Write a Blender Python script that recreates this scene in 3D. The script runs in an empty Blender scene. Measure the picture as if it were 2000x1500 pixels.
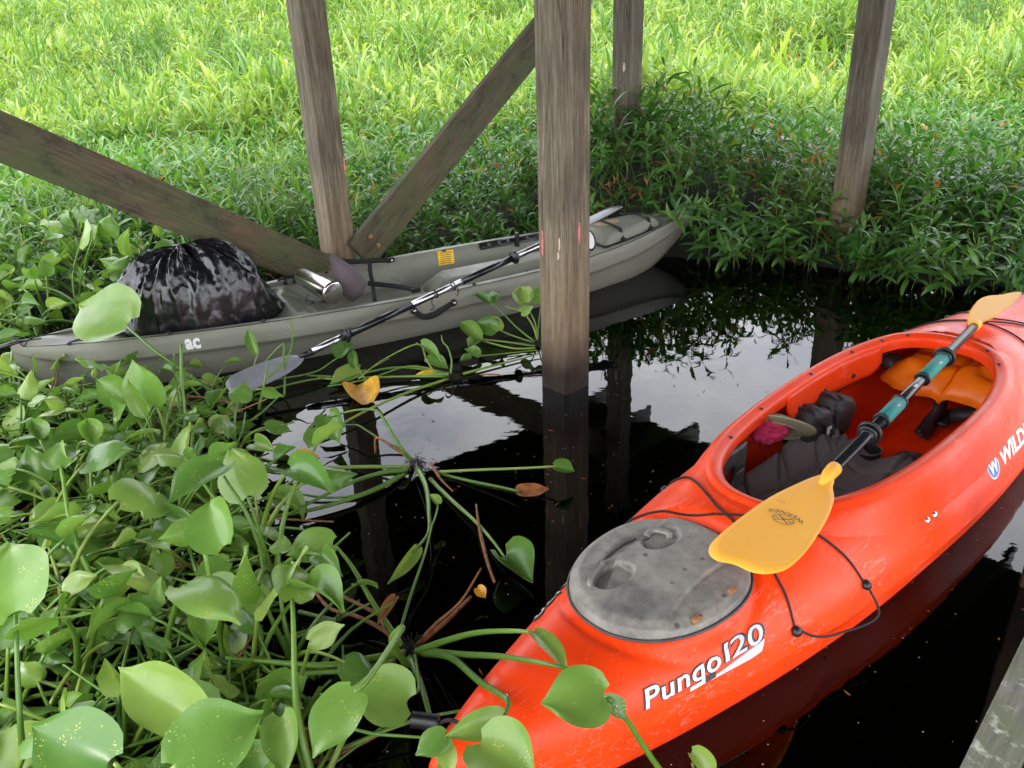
import bpy, bmesh, math, random
from mathutils import Vector, Matrix, noise, Euler
random.seed(7)
R = math.radians
sc = bpy.context.scene
C = sc.collection

# ------------------------------------------------------------------ camera
CAMH = 1.45
FPX = 1530.0
PITCH = R(24.6)
ROLL = math.atan2(130, 3340)
fwd = Vector((0, math.cos(PITCH), -math.sin(PITCH)))
right0 = Vector((1, 0, 0)); up0 = right0.cross(fwd)
cr = right0*math.cos(ROLL) - up0*math.sin(ROLL)
cu = up0*math.cos(ROLL) + right0*math.sin(ROLL)
cam_d = bpy.data.cameras.new('camera'); cam = bpy.data.objects.new('camera', cam_d); C.objects.link(cam)
cam.matrix_world = Matrix(((cr.x, cu.x, -fwd.x, 0), (cr.y, cu.y, -fwd.y, 0), (cr.z, cu.z, -fwd.z, CAMH), (0, 0, 0, 1)))
cam_d.sensor_width = 36; cam_d.lens = FPX/2000*36
cam_d.clip_start = 0.02; cam_d.clip_end = 600
sc.camera = cam

def at(x, y, z=0.0):
    """point of the plane at height z seen at photo coordinate x, y (2000 wide)"""
    d = fwd*FPX + cr*(x-1000) - cu*(y-750)
    t = (z-CAMH)/d.z
    return Vector((0, 0, CAMH)) + d*t

# ------------------------------------------------------------------ sky, sun, exposure
SUN_EL, SUN_AZ = 58, 200
world = bpy.data.worlds.new('World'); sc.world = world; world.use_nodes = True
wt = world.node_tree; wt.nodes.clear()
wo = wt.nodes.new('ShaderNodeOutputWorld'); bg = wt.nodes.new('ShaderNodeBackground')
sky = wt.nodes.new('ShaderNodeTexSky'); sky.sky_type = 'NISHITA'; sky.sun_disc = False
sky.sun_elevation = R(SUN_EL); sky.sun_rotation = R(SUN_AZ); sky.dust_density = 3.0
tc = wt.nodes.new('ShaderNodeTexCoord')
mp = wt.nodes.new('ShaderNodeMapping'); mp.inputs['Scale'].default_value = (1.3, 1.3, 2.6)
nz = wt.nodes.new('ShaderNodeTexNoise'); nz.inputs['Scale'].default_value = 2.0; nz.inputs['Detail'].default_value = 7; nz.inputs['Roughness'].default_value = 0.55
rp = wt.nodes.new('ShaderNodeValToRGB')
rp.color_ramp.elements[0].position = 0.36; rp.color_ramp.elements[0].color = (8.2, 8.8, 10.2, 1)
rp.color_ramp.elements[1].position = 0.62; rp.color_ramp.elements[1].color = (16.4, 16.4, 16.6, 1)
mx = wt.nodes.new('ShaderNodeMixRGB'); mx.inputs[0].default_value = 0.86
bg.inputs['Strength'].default_value = 0.15
wt.links.new(tc.outputs['Generated'], mp.inputs[0]); wt.links.new(mp.outputs[0], nz.inputs['Vector'])
wt.links.new(nz.outputs[0], rp.inputs[0]); wt.links.new(sky.outputs[0], mx.inputs[1]); wt.links.new(rp.outputs[0], mx.inputs[2])
wt.links.new(mx.outputs[0], bg.inputs[0]); wt.links.new(bg.outputs[0], wo.inputs[0])
sun_d = bpy.data.lights.new('sun', 'SUN'); sun = bpy.data.objects.new('sun', sun_d); C.objects.link(sun)
sun_d.energy = 1.2; sun_d.angle = R(14); sun_d.color = (1, .96, .9)
# Nishita: rotation 0 puts the sun on +Y, growing clockwise seen from above
sd = Vector((math.sin(R(SUN_AZ))*math.cos(R(SUN_EL)), math.cos(R(SUN_AZ))*math.cos(R(SUN_EL)), math.sin(R(SUN_EL))))
sun.rotation_euler = sd.to_track_quat('Z', 'Y').to_euler()
sc.view_settings.view_transform = 'Standard'; sc.view_settings.look = 'None'
sc.view_settings.exposure = 1.42; sc.view_settings.gamma = 1.0; sc.view_settings.use_curve_mapping = False
sc.render.engine = 'CYCLES'
sc.cycles.max_bounces = 8; sc.cycles.transparent_max_bounces = 12; sc.cycles.diffuse_bounces = 4

# ------------------------------------------------------------------ helpers
def tag(o, label=None, cat=None, group=None, kind=None):
    if label: o['label'] = label
    if cat: o['category'] = cat
    if group: o['group'] = group
    if kind: o['kind'] = kind
    return o

def empty(name, loc=(0, 0, 0), rz=0.0, rx=0.0):
    o = bpy.data.objects.new(name, None); C.objects.link(o)
    o.location = loc; o.rotation_euler = (rx, 0, rz); o.empty_display_size = .05
    return o

def frame_of(o):
    return Matrix.Translation(o.location) @ o.rotation_euler.to_matrix().to_4x4()

def mk(name, verts, faces, mat, parent=None, smooth=True, uvs=None, world=False, link=True):
    if world and parent is not None:
        inv = frame_of(parent).inverted(); verts = [inv @ Vector(v) for v in verts]
    me = bpy.data.meshes.new(name); me.from_pydata([tuple(v) for v in verts], [], faces)
    if mat is not None:
        for m in (mat if isinstance(mat, (list, tuple)) else [mat]): me.materials.append(m)
    if smooth: me.polygons.foreach_set('use_smooth', [True]*len(me.polygons))
    if uvs:
        ul = me.uv_layers.new(name='UVMap')
        for l in me.loops: ul.data[l.index].uv = uvs[l.vertex_index]
    me.update()
    o = bpy.data.objects.new(name, me)
    if link: C.objects.link(o)
    if parent is not None: o.parent = parent
    return o

class MB:
    def __init__(s): s.v = []; s.f = []; s.uv = []
    def add(s, v, f, uv=None):
        n = len(s.v); s.v += [Vector(p) for p in v]; s.f += [tuple(i+n for i in q) for q in f]
        s.uv += (uv if uv else [(0, 0)]*len(v)); return s
    def build(s, name, mat, parent=None, smooth=True, world=False, uv=False):
        return mk(name, s.v, s.f, mat, parent, smooth, s.uv if uv else None, world)

def grid(nu, nv, fn, close_v=False):
    v = []; uv = []
    for i in range(nu):
        for j in range(nv):
            a = i/(nu-1); b = j/(nv if close_v else nv-1)
            v.append(fn(a, b)); uv.append((b, a))
    f = []
    for i in range(nu-1):
        for j in range(nv if close_v else nv-1):
            j2 = (j+1) % nv
            f.append((i*nv+j, i*nv+j2, (i+1)*nv+j2, (i+1)*nv+j))
    return v, f, uv

def cat(pts, n=6):
    pts = [Vector(p) for p in pts]; out = []
    P = [pts[0]*2-pts[1]]+pts+[pts[-1]*2-pts[-2]]
    for i in range(1, len(P)-2):
        a, b, c, d = P[i-1:i+3]
        for k in range(n):
            t = k/n
            out.append(.5*((2*b)+(c-a)*t+(2*a-5*b+4*c-d)*t*t+(3*b-a-3*c+d)*t**3))
    out.append(pts[-1]); return out

def tube(pts, r, seg=8, cap=True, flat=1.0, closed=False):
    pts = [Vector(p) for p in pts]; n = len(pts)
    rr = r if isinstance(r, (list, tuple)) else [r]*n
    if len(rr) != n:
        m = len(rr); rr = [rr[min(m-1, int(i*(m-1)/(n-1)))]*(1-((i*(m-1)/(n-1)) % 1))+rr[min(m-1, int(i*(m-1)/(n-1))+1)]*((i*(m-1)/(n-1)) % 1) for i in range(n)]
    v = []; f = []; uv = []; nrm = None
    for i, p in enumerate(pts):
        if closed: t = (pts[(i+1) % n]-pts[i-1])
        else: t = pts[min(i+1, n-1)]-pts[max(i-1, 0)]
        if t.length < 1e-9: t = Vector((0, 0, 1))
        t.normalize()
        if nrm is None:
            nrm = Vector((0, 0, 1)) if abs(t.z) < .9 else Vector((1, 0, 0))
        nrm = (nrm - t*nrm.dot(t)); nrm.normalize(); b = t.cross(nrm)
        for k in range(seg):
            a = 2*math.pi*k/seg
            v.append(p+(b*math.cos(a)+nrm*math.sin(a)*flat)*rr[i]); uv.append((k/seg, i/(n-1)))
    for i in range(n if closed else n-1):
        i2 = (i+1) % n
        for k in range(seg):
            k2 = (k+1) % seg
            f.append((i*seg+k, i*seg+k2, i2*seg+k2, i2*seg+k))
    if cap and not closed:
        f.append(tuple(range(seg))[::-1]); f.append(tuple((n-1)*seg+k for k in range(seg)))
    return v, f, uv

def ribbon(pts, w, th, side):
    """flat strap: width w along 'side', thickness th"""
    pts = [Vector(p) for p in pts]; n = len(pts); v = []; f = []
    for i, p in enumerate(pts):
        t = (pts[min(i+1, n-1)]-pts[max(i-1, 0)]).normalized()
        s = Vector(side); s = (s-t*s.dot(t)).normalized(); u = t.cross(s)
        for a, b in ((-1, -1), (1, -1), (1, 1), (-1, 1)):
            v.append(p+s*(w/2*a)+u*(th/2*b))
    for i in range(n-1):
        for k in range(4):
            k2 = (k+1) % 4; f.append((i*4+k, i*4+k2, i*4+4+k2, i*4+4+k))
    f.append((3, 2, 1, 0)); f.append(tuple((n-1)*4+k for k in range(4)))
    return v, f

def box(c, d, rot=None):
    v = [Vector((x*d[0]/2, y*d[1]/2, z*d[2]/2)) for x in (-1, 1) for y in (-1, 1) for z in (-1, 1)]
    if rot: v = [rot @ p for p in v]
    v = [p+Vector(c) for p in v]
    f = [(0, 1, 3, 2), (4, 6, 7, 5), (0, 4, 5, 1), (2, 3, 7, 6), (0, 2, 6, 4), (1, 5, 7, 3)]
    return v, f

def lathe(prof, axis0, axis1, seg=24, c0=None):
    a0 = Vector(axis0); a1 = Vector(axis1); ax = (a1-a0).normalized(); L_ = (a1-a0).length
    n = Vector((0, 0, 1)) if abs(ax.z) < .9 else Vector((1, 0, 0)); n = (n-ax*n.dot(ax)).normalized(); b = ax.cross(n)
    v = []; f = []
    for t, r in prof:
        for k in range(seg):
            a = 2*math.pi*k/seg; v.append(a0+ax*(t*L_)+(b*math.cos(a)+n*math.sin(a))*r)
    m = len(prof)
    for i in range(m-1):
        for k in range(seg):
            k2 = (k+1) % seg; f.append((i*seg+k, i*seg+k2, (i+1)*seg+k2, (i+1)*seg+k))
    f.append(tuple(range(seg))[::-1]); f.append(tuple((m-1)*seg+k for k in range(seg)))
    return v, f

def bevel(o, w=.004, seg=2):
    m = o.modifiers.new('bevel', 'BEVEL'); m.width = w; m.segments = seg; m.limit_method = 'ANGLE'; m.angle_limit = R(40)
    return o

def itp(tab, x):
    if x <= tab[0][0]: return tab[0][1]
    if x >= tab[-1][0]: return tab[-1][1]
    for i in range(len(tab)-1):
        if x <= tab[i+1][0]:
            x0, y0 = tab[i]; x1, y1 = tab[i+1]; h = x1-x0; t = (x-x0)/h
            m0 = (y1-tab[i-1][1])/(x1-tab[i-1][0]) if i > 0 else (y1-y0)/h
            m1 = (tab[i+2][1]-y0)/(tab[i+2][0]-x0) if i+2 < len(tab) else (y1-y0)/h
            return (2*t**3-3*t*t+1)*y0+(t**3-2*t*t+t)*h*m0+(-2*t**3+3*t*t)*y1+(t**3-t*t)*h*m1
def sst(a, b, x):
    t = max(0, min(1, (x-a)/(b-a))); return t*t*(3-2*t)

# ------------------------------------------------------------------ materials
class NT:
    def __init__(s, name):
        s.m = bpy.data.materials.new(name); s.m.use_nodes = True; s.t = s.m.node_tree
        s.b = s.t.nodes['Principled BSDF']; s.out = s.t.nodes['Material Output']
    def n(s, typ, **k):
        o = s.t.nodes.new(typ)
        for a, b in k.items():
            if a in o.inputs: o.inputs[a].default_value = b
            else: setattr(o, a, b)
        return o
    def l(s, a, b): s.t.links.new(a, b)
    def coord(s, kind='Object', scale=(1, 1, 1), rot=(0, 0, 0)):
        t = s.n('ShaderNodeTexCoord'); m = s.n('ShaderNodeMapping'); m.inputs['Scale'].default_value = scale; m.inputs['Rotation'].default_value = rot
        s.l(t.outputs[kind], m.inputs[0]); return m.outputs[0]
    def noise(s, vec, scale, detail=4, rough=.55):
        o = s.n('ShaderNodeTexNoise'); o.inputs['Scale'].default_value = scale; o.inputs['Detail'].default_value = detail; o.inputs['Roughness'].default_value = rough
        if vec: s.l(vec, o.inputs['Vector'])
        return o.outputs[0]
    def ramp(s, fac, stops):
        o = s.n('ShaderNodeValToRGB'); e = o.color_ramp.elements
        while len(e) < len(stops): e.new(.5)
        for k, (p, c) in enumerate(stops):
            e[k].position = p; e[k].color = (c, c, c, 1) if isinstance(c, (int, float)) else (*c, 1)
        s.l(fac, o.inputs[0]); return o.outputs[0]
    def mix(s, fac, a, b, mode='MIX'):
        o = s.n('ShaderNodeMixRGB'); o.blend_type = mode
        for i, x in enumerate((fac, a, b)):
            if isinstance(x, (int, float)): o.inputs[i].default_value = x if i == 0 else (x, x, x, 1)
            elif isinstance(x, tuple): o.inputs[i].default_value = (*x, 1)
            else: s.l(x, o.inputs[i])
        return o.outputs[0]
    def bump(s, h, st=.3, d=.01):
        o = s.n('ShaderNodeBump'); o.inputs['Strength'].default_value = st; o.inputs['Distance'].default_value = d
        s.l(h, o.inputs['Height']); s.l(o.outputs[0], s.b.inputs['Normal']); return o
    def base(s, c): 
        if isinstance(c, tuple): s.b.inputs['Base Color'].default_value = (*c, 1)
        else: s.l(c, s.b.inputs['Base Color'])
    def rough(s, r):
        if isinstance(r, (int, float)): s.b.inputs['Roughness'].default_value = r
        else: s.l(r, s.b.inputs['Roughness'])

def plain(name, col, rough=.5, var=.25, scale=30, bump=.15, bd=.001, metal=0, spec=.5):
    m = NT(name); v = m.coord('Object'); nz = m.noise(v, scale, 5)
    dark = tuple(c*(1-var) for c in col); light = tuple(min(1, c*(1+var)) for c in col)
    m.base(m.ramp(nz, [(.3, dark), (.7, light)])); m.rough(rough); m.b.inputs['Metallic'].default_value = metal
    m.b.inputs['Specular IOR Level'].default_value = spec
    if bump: m.bump(nz, bump, bd)
    return m.m

def make_wood(name, c1, c2, c3, wet=True, stain=None):
    m = NT(name); v = m.coord('Object', (1, 1, .055)); v2 = m.coord('Object', (1, 1, .35)); v3 = m.coord('Object')
    g = m.noise(v, 75, 9, .72); g2 = m.noise(v, 260, 3, .6); b = m.noise(v2, 9, 5); bl = m.noise(v3, 5, 6, .65)
    col = m.ramp(g, [(.3, c1), (.5, c2), (.72, c3)])
    col = m.mix(m.ramp(b, [(.35, .55), (.6, 0.0)]), col, tuple(x*.45 for x in c1))
    col = m.mix(m.ramp(bl, [(.52, 0.0), (.75, .45)]), col, (.10, .115, .055))
    # long drying cracks
    w = m.n('ShaderNodeTexVoronoi'); w.feature = 'DISTANCE_TO_EDGE'; w.inputs['Scale'].default_value = 26
    vv = m.coord('Object', (1, 1, .035)); m.l(vv, w.inputs['Vector'])
    crack = m.ramp(w.outputs['Distance'], [(.0, .25), (.035, 1.0)])
    cm = m.mix(m.ramp(m.noise(v2, 14, 3), [(.45, 0.0), (.6, 1.0)]), crack, 1.0)
    col = m.mix(1.0, col, cm, 'MULTIPLY')
    kn = m.n('ShaderNodeTexVoronoi'); kn.inputs['Scale'].default_value = 4.2; m.l(m.coord('Object', (1, 1, .55)), kn.inputs['Vector'])
    col = m.mix(m.ramp(kn.outputs['Distance'], [(.05, .75), (.085, .25), (.13, 0.0)]), col, (.035, .024, .014))
    if wet:
        sp = m.n('ShaderNodeSeparateXYZ'); tcn = m.n('ShaderNodeTexCoord'); m.l(tcn.outputs['Object'], sp.inputs[0])
        ad = m.n('ShaderNodeMath'); ad.operation = 'ADD'; nn = m.n('ShaderNodeMath'); nn.operation = 'MULTIPLY_ADD'; nn.inputs[1].default_value = .22; nn.inputs[2].default_value = -.11
        m.l(m.noise(v3, 7, 5), nn.inputs[0]); m.l(sp.outputs['Z'], ad.inputs[0]); m.l(nn.outputs[0], ad.inputs[1])
        # flood line: the wood below ~0.55 m was washed pale brown, the foot is wet and black
        col = m.mix(m.ramp(ad.outputs[0], [(.2, .6), (.5, .32), (.75, 0.0)]), col, (.25, .170, .098), 'MIX')
        col = m.mix(m.ramp(g, [(.36, .55), (.55, 0.0)]), col, (.085, .055, .032))
        col = m.mix(m.ramp(ad.outputs[0], [(.07, .95), (.16, .55), (.29, 0.0)]), col, (.018, .011, .007))
        m.rough(m.ramp(ad.outputs[0], [(.06, .3), (.2, .8)]))
    else: m.rough(.85)
    m.base(col)
    h = m.mix(.5, m.mix(.4, g, g2), cm, 'MULTIPLY'); m.bump(h, .7, .006)
    return m.m
M = {}
M['post'] = make_wood('post_wood', (.070, .056, .034), (.178, .146, .094), (.30, .255, .175))
M['post_far'] = make_wood('post_wood_far', (.052, .044, .029), (.120, .102, .070), (.23, .205, .150))
def make_brace():
    m = NT('brace_wood'); v = m.coord('Object', (.06, 1, 1)); v3 = m.coord('Object', (.5, 1, 1))
    g = m.noise(v, 90, 6, .6); b = m.noise(v3, 7, 6, .65)
    col = m.ramp(g, [(.3, (.030, .021, .011)), (.55, (.088, .066, .036)), (.75, (.16, .125, .078))])
    col = m.mix(m.ramp(b, [(.40, 0.0), (.62, .80)]), col, (.058, .078, .022))
    b2 = m.noise(v3, 12, 8, .75); col = m.mix(m.ramp(b2, [(.32, .85), (.50, 0.0)]), col, (.015, .013, .008))
    col = m.mix(m.ramp(m.noise(v3, 5, 3), [(.52, 0.0), (.75, .45)]), col, (.13, .062, .036))
    m.base(col); m.rough(.8); m.bump(g, .5, .004); return m.m
M['brace'] = make_brace()
def make_rail():
    m = NT('lichen_board'); v = m.coord('Object', (.08, 1, 1)); v3 = m.coord('Object')
    g = m.noise(v, 120, 6, .65); b = m.noise(v3, 38, 6, .7); c = m.noise(v3, 16, 6, .7)
    col = m.ramp(g, [(.3, (.09, .08, .065)), (.6, (.21, .195, .165)), (.8, (.34, .32, .28))])
    col = m.mix(m.ramp(c, [(.45, 0.0), (.6, .7)]), col, (.15, .17, .085))
    col = m.mix(m.ramp(b, [(.56, 0.0), (.66, .85)]), col, (.50, .54, .43))
    m.base(col); m.rough(.9); m.bump(m.mix(.5, g, b), .6, .004); return m.m
M['rail'] = make_rail()

def make_plastic(name, col, rough=.3, scuff=.25, fade=None):
    m = NT(name); v = m.coord('Object'); a = m.noise(v, 3.5, 5); b = m.noise(m.coord('Object', (1, 6, 2), (0, 0, .7)), 40, 6, .7); dust = m.noise(v, 220, 4, .7)
    fade = fade or tuple(min(1, c*1.25+.03) for c in col)
    cc = m.mix(m.ramp(a, [(.35, 0.0), (.75, .55)]), col, fade)
    cc = m.mix(m.ramp(b, [(.62, 0.0), (.72, scuff)]), cc, tuple(min(1, c*.5+.35) for c in col))
    # thin scratches
    w = m.n('ShaderNodeTexNoise'); w.inputs['Scale'].default_value = 5; w.inputs['Detail'].default_value = 8; m.l(m.coord('Object', (1.4, 14, 6), (0, 0, .5)), w.inputs['Vector'])
    w2 = m.ramp(m.noise(v, 6, 3), [(.5, 0.0), (.62, scuff)])
    cc = m.mix(m.mix(1.0, m.ramp(w.outputs[0], [(.485, 0.0), (.497, 1.0), (.503, 1.0), (.515, 0.0)]), w2, 'MULTIPLY'), cc, tuple(min(1, c*.7+.28) for c in col))
    # little specks of dirt
    vo = m.n('ShaderNodeTexVoronoi'); vo.inputs['Scale'].default_value = 42; m.l(v, vo.inputs['Vector'])
    cc = m.mix(m.ramp(vo.outputs['Distance'], [(.05, .75), (.09, 0.0)]), cc, tuple(c*.3+.02 for c in col))
    m.base(cc); m.rough(m.ramp(m.noise(v, 9, 6, .7), [(.3, rough*.8), (.7, rough*1.5)]))
    m.b.inputs['Specular IOR Level'].default_value = .26; m.bump(m.mix(.3, m.noise(v, 12, 2), dust), .16, .003)
    return m.m
M['orange'] = make_plastic('orange_polyethylene', (.86, .048, .0035), .33, .42, (.83, .068, .011))
M['olive'] = make_plastic('olive_polyethylene', (.190, .192, .152), .42, .25, (.23, .23, .18))
M['black'] = plain('black_plastic', (.009, .009, .0095), .42, .3, 60, .2)
M['strap'] = plain('black_webbing', (.010, .010, .011), .9, .35, 300, .5)
M['cord'] = plain('black_cord', (.007, .007, .007), .7, .3, 500, .4)
M['grey_plastic'] = plain('dark_grey_plastic', (.055, .056, .058), .45, .25, 40, .2)
M['white'] = plain('white_vinyl', (.78, .78, .76), .4, .08, 90, 0)
M['silver'] = plain('silver_vinyl', (.48, .49, .51), .35, .15, 160, 0)
M['dark_vinyl'] = plain('dark_vinyl', (.03, .022, .025), .5, .1, 90, 0)
M['blue'] = plain('blue_vinyl', (.04, .16, .45), .4, .1, 90, 0)
M['yellow_vinyl'] = plain('yellow_vinyl', (.85, .50, .02), .45, .08, 90, 0)
M['alu'] = plain('aluminium', (.62, .63, .65), .28, .1, 80, .05, metal=1)
M['steel'] = plain('brushed_steel', (.66, .64, .61), .22, .1, 60, .05, metal=1)
M['carbon'] = plain('black_shaft', (.008, .009, .011), .25, .3, 60, .05)
M['teal'] = plain('teal_grip', (.008, .21, .19), .65, .15, 200, .3)
M['amber'] = plain('amber_blade', (1.0, .46, .050), .5, .04, 6, .05, spec=.3)
M['grey_blade'] = plain('grey_blade', (.20, .205, .225), .30, .15, 30, .1)
M['dark_blade'] = plain('dark_blade', (.11, .115, .125), .3, .2, 30, .1)
M['crimson'] = plain('crimson_cloth', (.40, .018, .075), .9, .25, 200, .4)
M['khaki'] = plain('khaki_cloth', (.21, .20, .12), .9, .15, 300, .4)
M['nylon'] = plain('black_nylon', (.016, .016, .018), .55, .35, 260, .5)
M['piping'] = plain('grey_piping', (.20, .21, .24), .8, .2, 150, .3)
M['foam'] = plain('grey_foam', (.10, .105, .12), .85, .2, 150, .4)
M['seat'] = plain('charcoal_fabric', (.115, .100, .102), .95, .18, 220, .5)
M['mauve'] = plain('faded_mauve_fabric', (.115, .090, .100), .95, .2, 200, .5)
M['pfd'] = plain('orange_nylon', (1.0, .20, .005), .42, .10, 14, .3, .004)
M['trim'] = plain('pale_piping', (.75, .45, .25), .6, .1, 90, 0)
M['tan'] = plain('tan_decal', (.42, .30, .15), .6, .3, 60, 0)
M['rust'] = plain('rusty_brass', (.28, .12, .04), .6, .5, 120, .4)
M['pink'] = plain('pink_egg_crust', (.75, .22, .20), .8, .25, 300, 1.0, .003)
M['chalk'] = plain('pale_egg_crust', (.62, .50, .42), .9, .3, 300, 1.0, .003)
M['root'] = plain('root_hair', (.03, .024, .020), .9, .5, 300, .5)
M['brown_stalk'] = plain('dead_stalk', (.22, .095, .035), .7, .5, 60, .4)
M['dead_leaf'] = plain('dead_leaf', (.30, .11, .03), .7, .5, 40, .4)
M['sunk_leaf'] = plain('sunken_leaf', (.22, .10, .015), .6, .5, 40, .3)
M['yellow_leaf'] = plain('yellow_leaf', (.62, .33, .02), .45, .35, 26, .4)
M['speck'] = plain('floating_speck', (.40, .38, .28), .8, .5, 300, 0)
def make_hatch():
    m = NT('weathered_hatch'); v = m.coord('Object')
    a = m.noise(v, 14, 8, .7); b = m.noise(v, 70, 6, .7); c = m.noise(v, 5, 4, .6)
    col = m.ramp(a, [(.34, (.14, .130, .112)), (.48, (.225, .208, .178)), (.64, (.31, .288, .25))])
    col = m.mix(m.ramp(b, [(.6, 0.0), (.72, .6)]), col, (.06, .058, .055))
    col = m.mix(m.ramp(c, [(.3, .7), (.45, 0.0)]), col, (.075, .075, .075))
    vo = m.n('ShaderNodeTexVoronoi'); vo.inputs['Scale'].default_value = 13; m.l(v, vo.inputs['Vector'])
    col = m.mix(m.ramp(vo.outputs['Distance'], [(.06, .8), (.11, 0.0)]), col, (.04, .035, .03))
    m.base(col); m.rough(m.ramp(a, [(.3, .38), (.7, .75)])); m.bump(b, .15, .002); return m.m
M['hatch'] = make_hatch()
def make_bagmat():
    m = NT('black_film'); v = m.coord('Object', (1, 1, .7))
    def ridge(sc_):
        n_ = m.noise(v, sc_, 2, .5); a = m.n('ShaderNodeMath'); a.operation = 'SUBTRACT'; a.inputs[1].default_value = .5; m.l(n_, a.inputs[0])
        b = m.n('ShaderNodeMath'); b.operation = 'ABSOLUTE'; m.l(a.outputs[0], b.inputs[0]); return b.outputs[0]
    m.base((.006, .006, .007)); m.rough(.27); m.b.inputs['Specular IOR Level'].default_value = .7
    m.bump(m.mix(.22, ridge(7), ridge(17)), .6, .045); return m.m
M['bag'] = make_bagmat()

def leafmat(name, lo, hi, yel, spk=0.0, trans=.28, rough=.33, veins=True, brown=.0):
    m = NT(name); oi = m.n('ShaderNodeObjectInfo'); v = m.coord('Object'); uv = m.coord('UV')
    at_ = m.n('ShaderNodeAttribute'); at_.attribute_name = 'tint'; at_.attribute_type = 'INSTANCER'
    rnd = m.n('ShaderNodeMath'); rnd.operation = 'ADD'; m.l(oi.outputs['Random'], rnd.inputs[0]); m.l(at_.outputs['Fac'], rnd.inputs[1])
    fr = m.n('ShaderNodeMath'); fr.operation = 'FRACT'; m.l(rnd.outputs[0], fr.inputs[0])
    n1 = m.noise(v, 14, 5)
    f = m.mix(.35, fr.outputs[0], n1)
    col = m.ramp(f, [(.15, lo), (.55, hi), (.9, yel)])
    if veins:
        w = m.n('ShaderNodeTexWave'); w.inputs['Scale'].default_value = 9; w.inputs['Distortion'].default_value = .6; m.l(uv, w.inputs['Vector'])
        col = m.mix(m.ramp(w.outputs[0], [(.3, .05), (.8, 0.0)]), col, tuple(x*1.6+.02 for x in hi))
    if spk:
        vo = m.n('ShaderNodeTexVoronoi'); vo.inputs['Scale'].default_value = 210; m.l(v, vo.inputs['Vector'])
        s1 = m.ramp(vo.outputs['Distance'], [(.22, 1.0), (.34, 0.0)])
        s2 = m.ramp(m.noise(v, 24, 3), [(.58, 0.0), (.64, 1.0)])
        col = m.mix(m.mix(1.0, m.mix(1.0, s1, s2, 'MULTIPLY'), spk, 'MULTIPLY'), col, (.50, .52, .14))
        s3 = m.ramp(m.noise(v, 19, 7, .75), [(.66, 0.0), (.71, .9)])
        col = m.mix(s3, col, (.30, .17, .06))
    if brown:
        col = m.mix(m.ramp(m.noise(v, 30, 5, .7), [(.60, 0.0), (.70, brown)]), col, (.34, .14, .03))
    m.base(col); m.rough(rough); m.bump(n1, .25, .004)
    tr = m.n('ShaderNodeBsdfTranslucent'); tcol = m.mix(1.0, col, (1.4, 1.5, .65), 'MULTIPLY'); m.l(tcol, tr.inputs[0])
    ms = m.n('ShaderNodeMixShader'); ms.inputs[0].default_value = trans
    m.l(m.b.outputs[0], ms.inputs[1]); m.l(tr.outputs[0], ms.inputs[2]); m.l(ms.outputs[0], m.out.inputs[0])
    return m.m
M['hy'] = leafmat('hyacinth_leaf', (.075, .175, .032), (.140, .270, .048), (.29, .39, .085), .95, .25, .30)
M['hystalk'] = leafmat('hyacinth_stalk', (.075, .165, .022), (.14, .27, .035), (.26, .34, .06), 0, .12, .3, False, .25)
M['lance'] = leafmat('lance_leaf', (.028, .098, .018), (.066, .180, .028), (.13, .26, .036), 0, .33, .38, False)
M['lance_far'] = leafmat('lance_leaf_far', (.115, .205, .035), (.20, .300, .055), (.34, .40, .10), 0, .38, .45, False)  # paler and yellower than the near leaf: open-sky brightness put into the colour
M['blade_grass'] = leafmat('grass_blade', (.060, .145, .028), (.115, .220, .042), (.22, .31, .07), 0, .35, .38, False)
M['broad'] = leafmat('broad_leaf', (.14, .26, .035), (.24, .36, .05), (.40, .42, .07), 0, .4, .4, False, .2)
M['wstem'] = leafmat('weed_stem', (.07, .12, .025), (.13, .20, .04), (.20, .14, .05), 0, .1, .5, False)
M['brownleaf'] = leafmat('withered_leaf', (.26, .09, .025), (.42, .18, .05), (.52, .34, .09), 0, .3, .6, False)
def make_mud():
    m = NT('mud'); v = m.coord('Object'); a = m.noise(v, 3, 8, .7)
    m.base(m.ramp(a, [(.3, (.007, .008, .004)), (.7, (.018, .026, .008))])); m.rough(.9); m.bump(a, .6, .05); return m.m
M['mud'] = make_mud()
def make_water():
    m = NT('dark_water')
    v = m.coord('Object', (1, 1, 1)); a = m.noise(v, 2.6, 3, .5); b = m.noise(m.coord('Object', (1, 2.2, 1), (0, 0, .4)), 13, 3, .5)
    h = m.mix(.05, a, b)
    bp = m.n('ShaderNodeBump'); bp.inputs['Strength'].default_value = .07; bp.inputs['Distance'].default_value = .03; m.l(h, bp.inputs['Height'])
    gl = m.n('ShaderNodeBsdfGlossy'); gl.inputs['Roughness'].default_value = 0.008; m.l(bp.outputs[0], gl.inputs['Normal'])
    tr = m.n('ShaderNodeBsdfTransparent'); tr.inputs[0].default_value = (.11, .08, .035, 1)
    fr = m.n('ShaderNodeFresnel'); fr.inputs['IOR'].default_value = 1.42; m.l(bp.outputs[0], fr.inputs['Normal'])
    ms = m.n('ShaderNodeMixShader'); m.l(fr.outputs[0], ms.inputs[0]); m.l(tr.outputs[0], ms.inputs[1]); m.l(gl.outputs[0], ms.inputs[2])
    m.l(ms.outputs[0], m.out.inputs[0]); return m.m
M['water'] = make_water()

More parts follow.
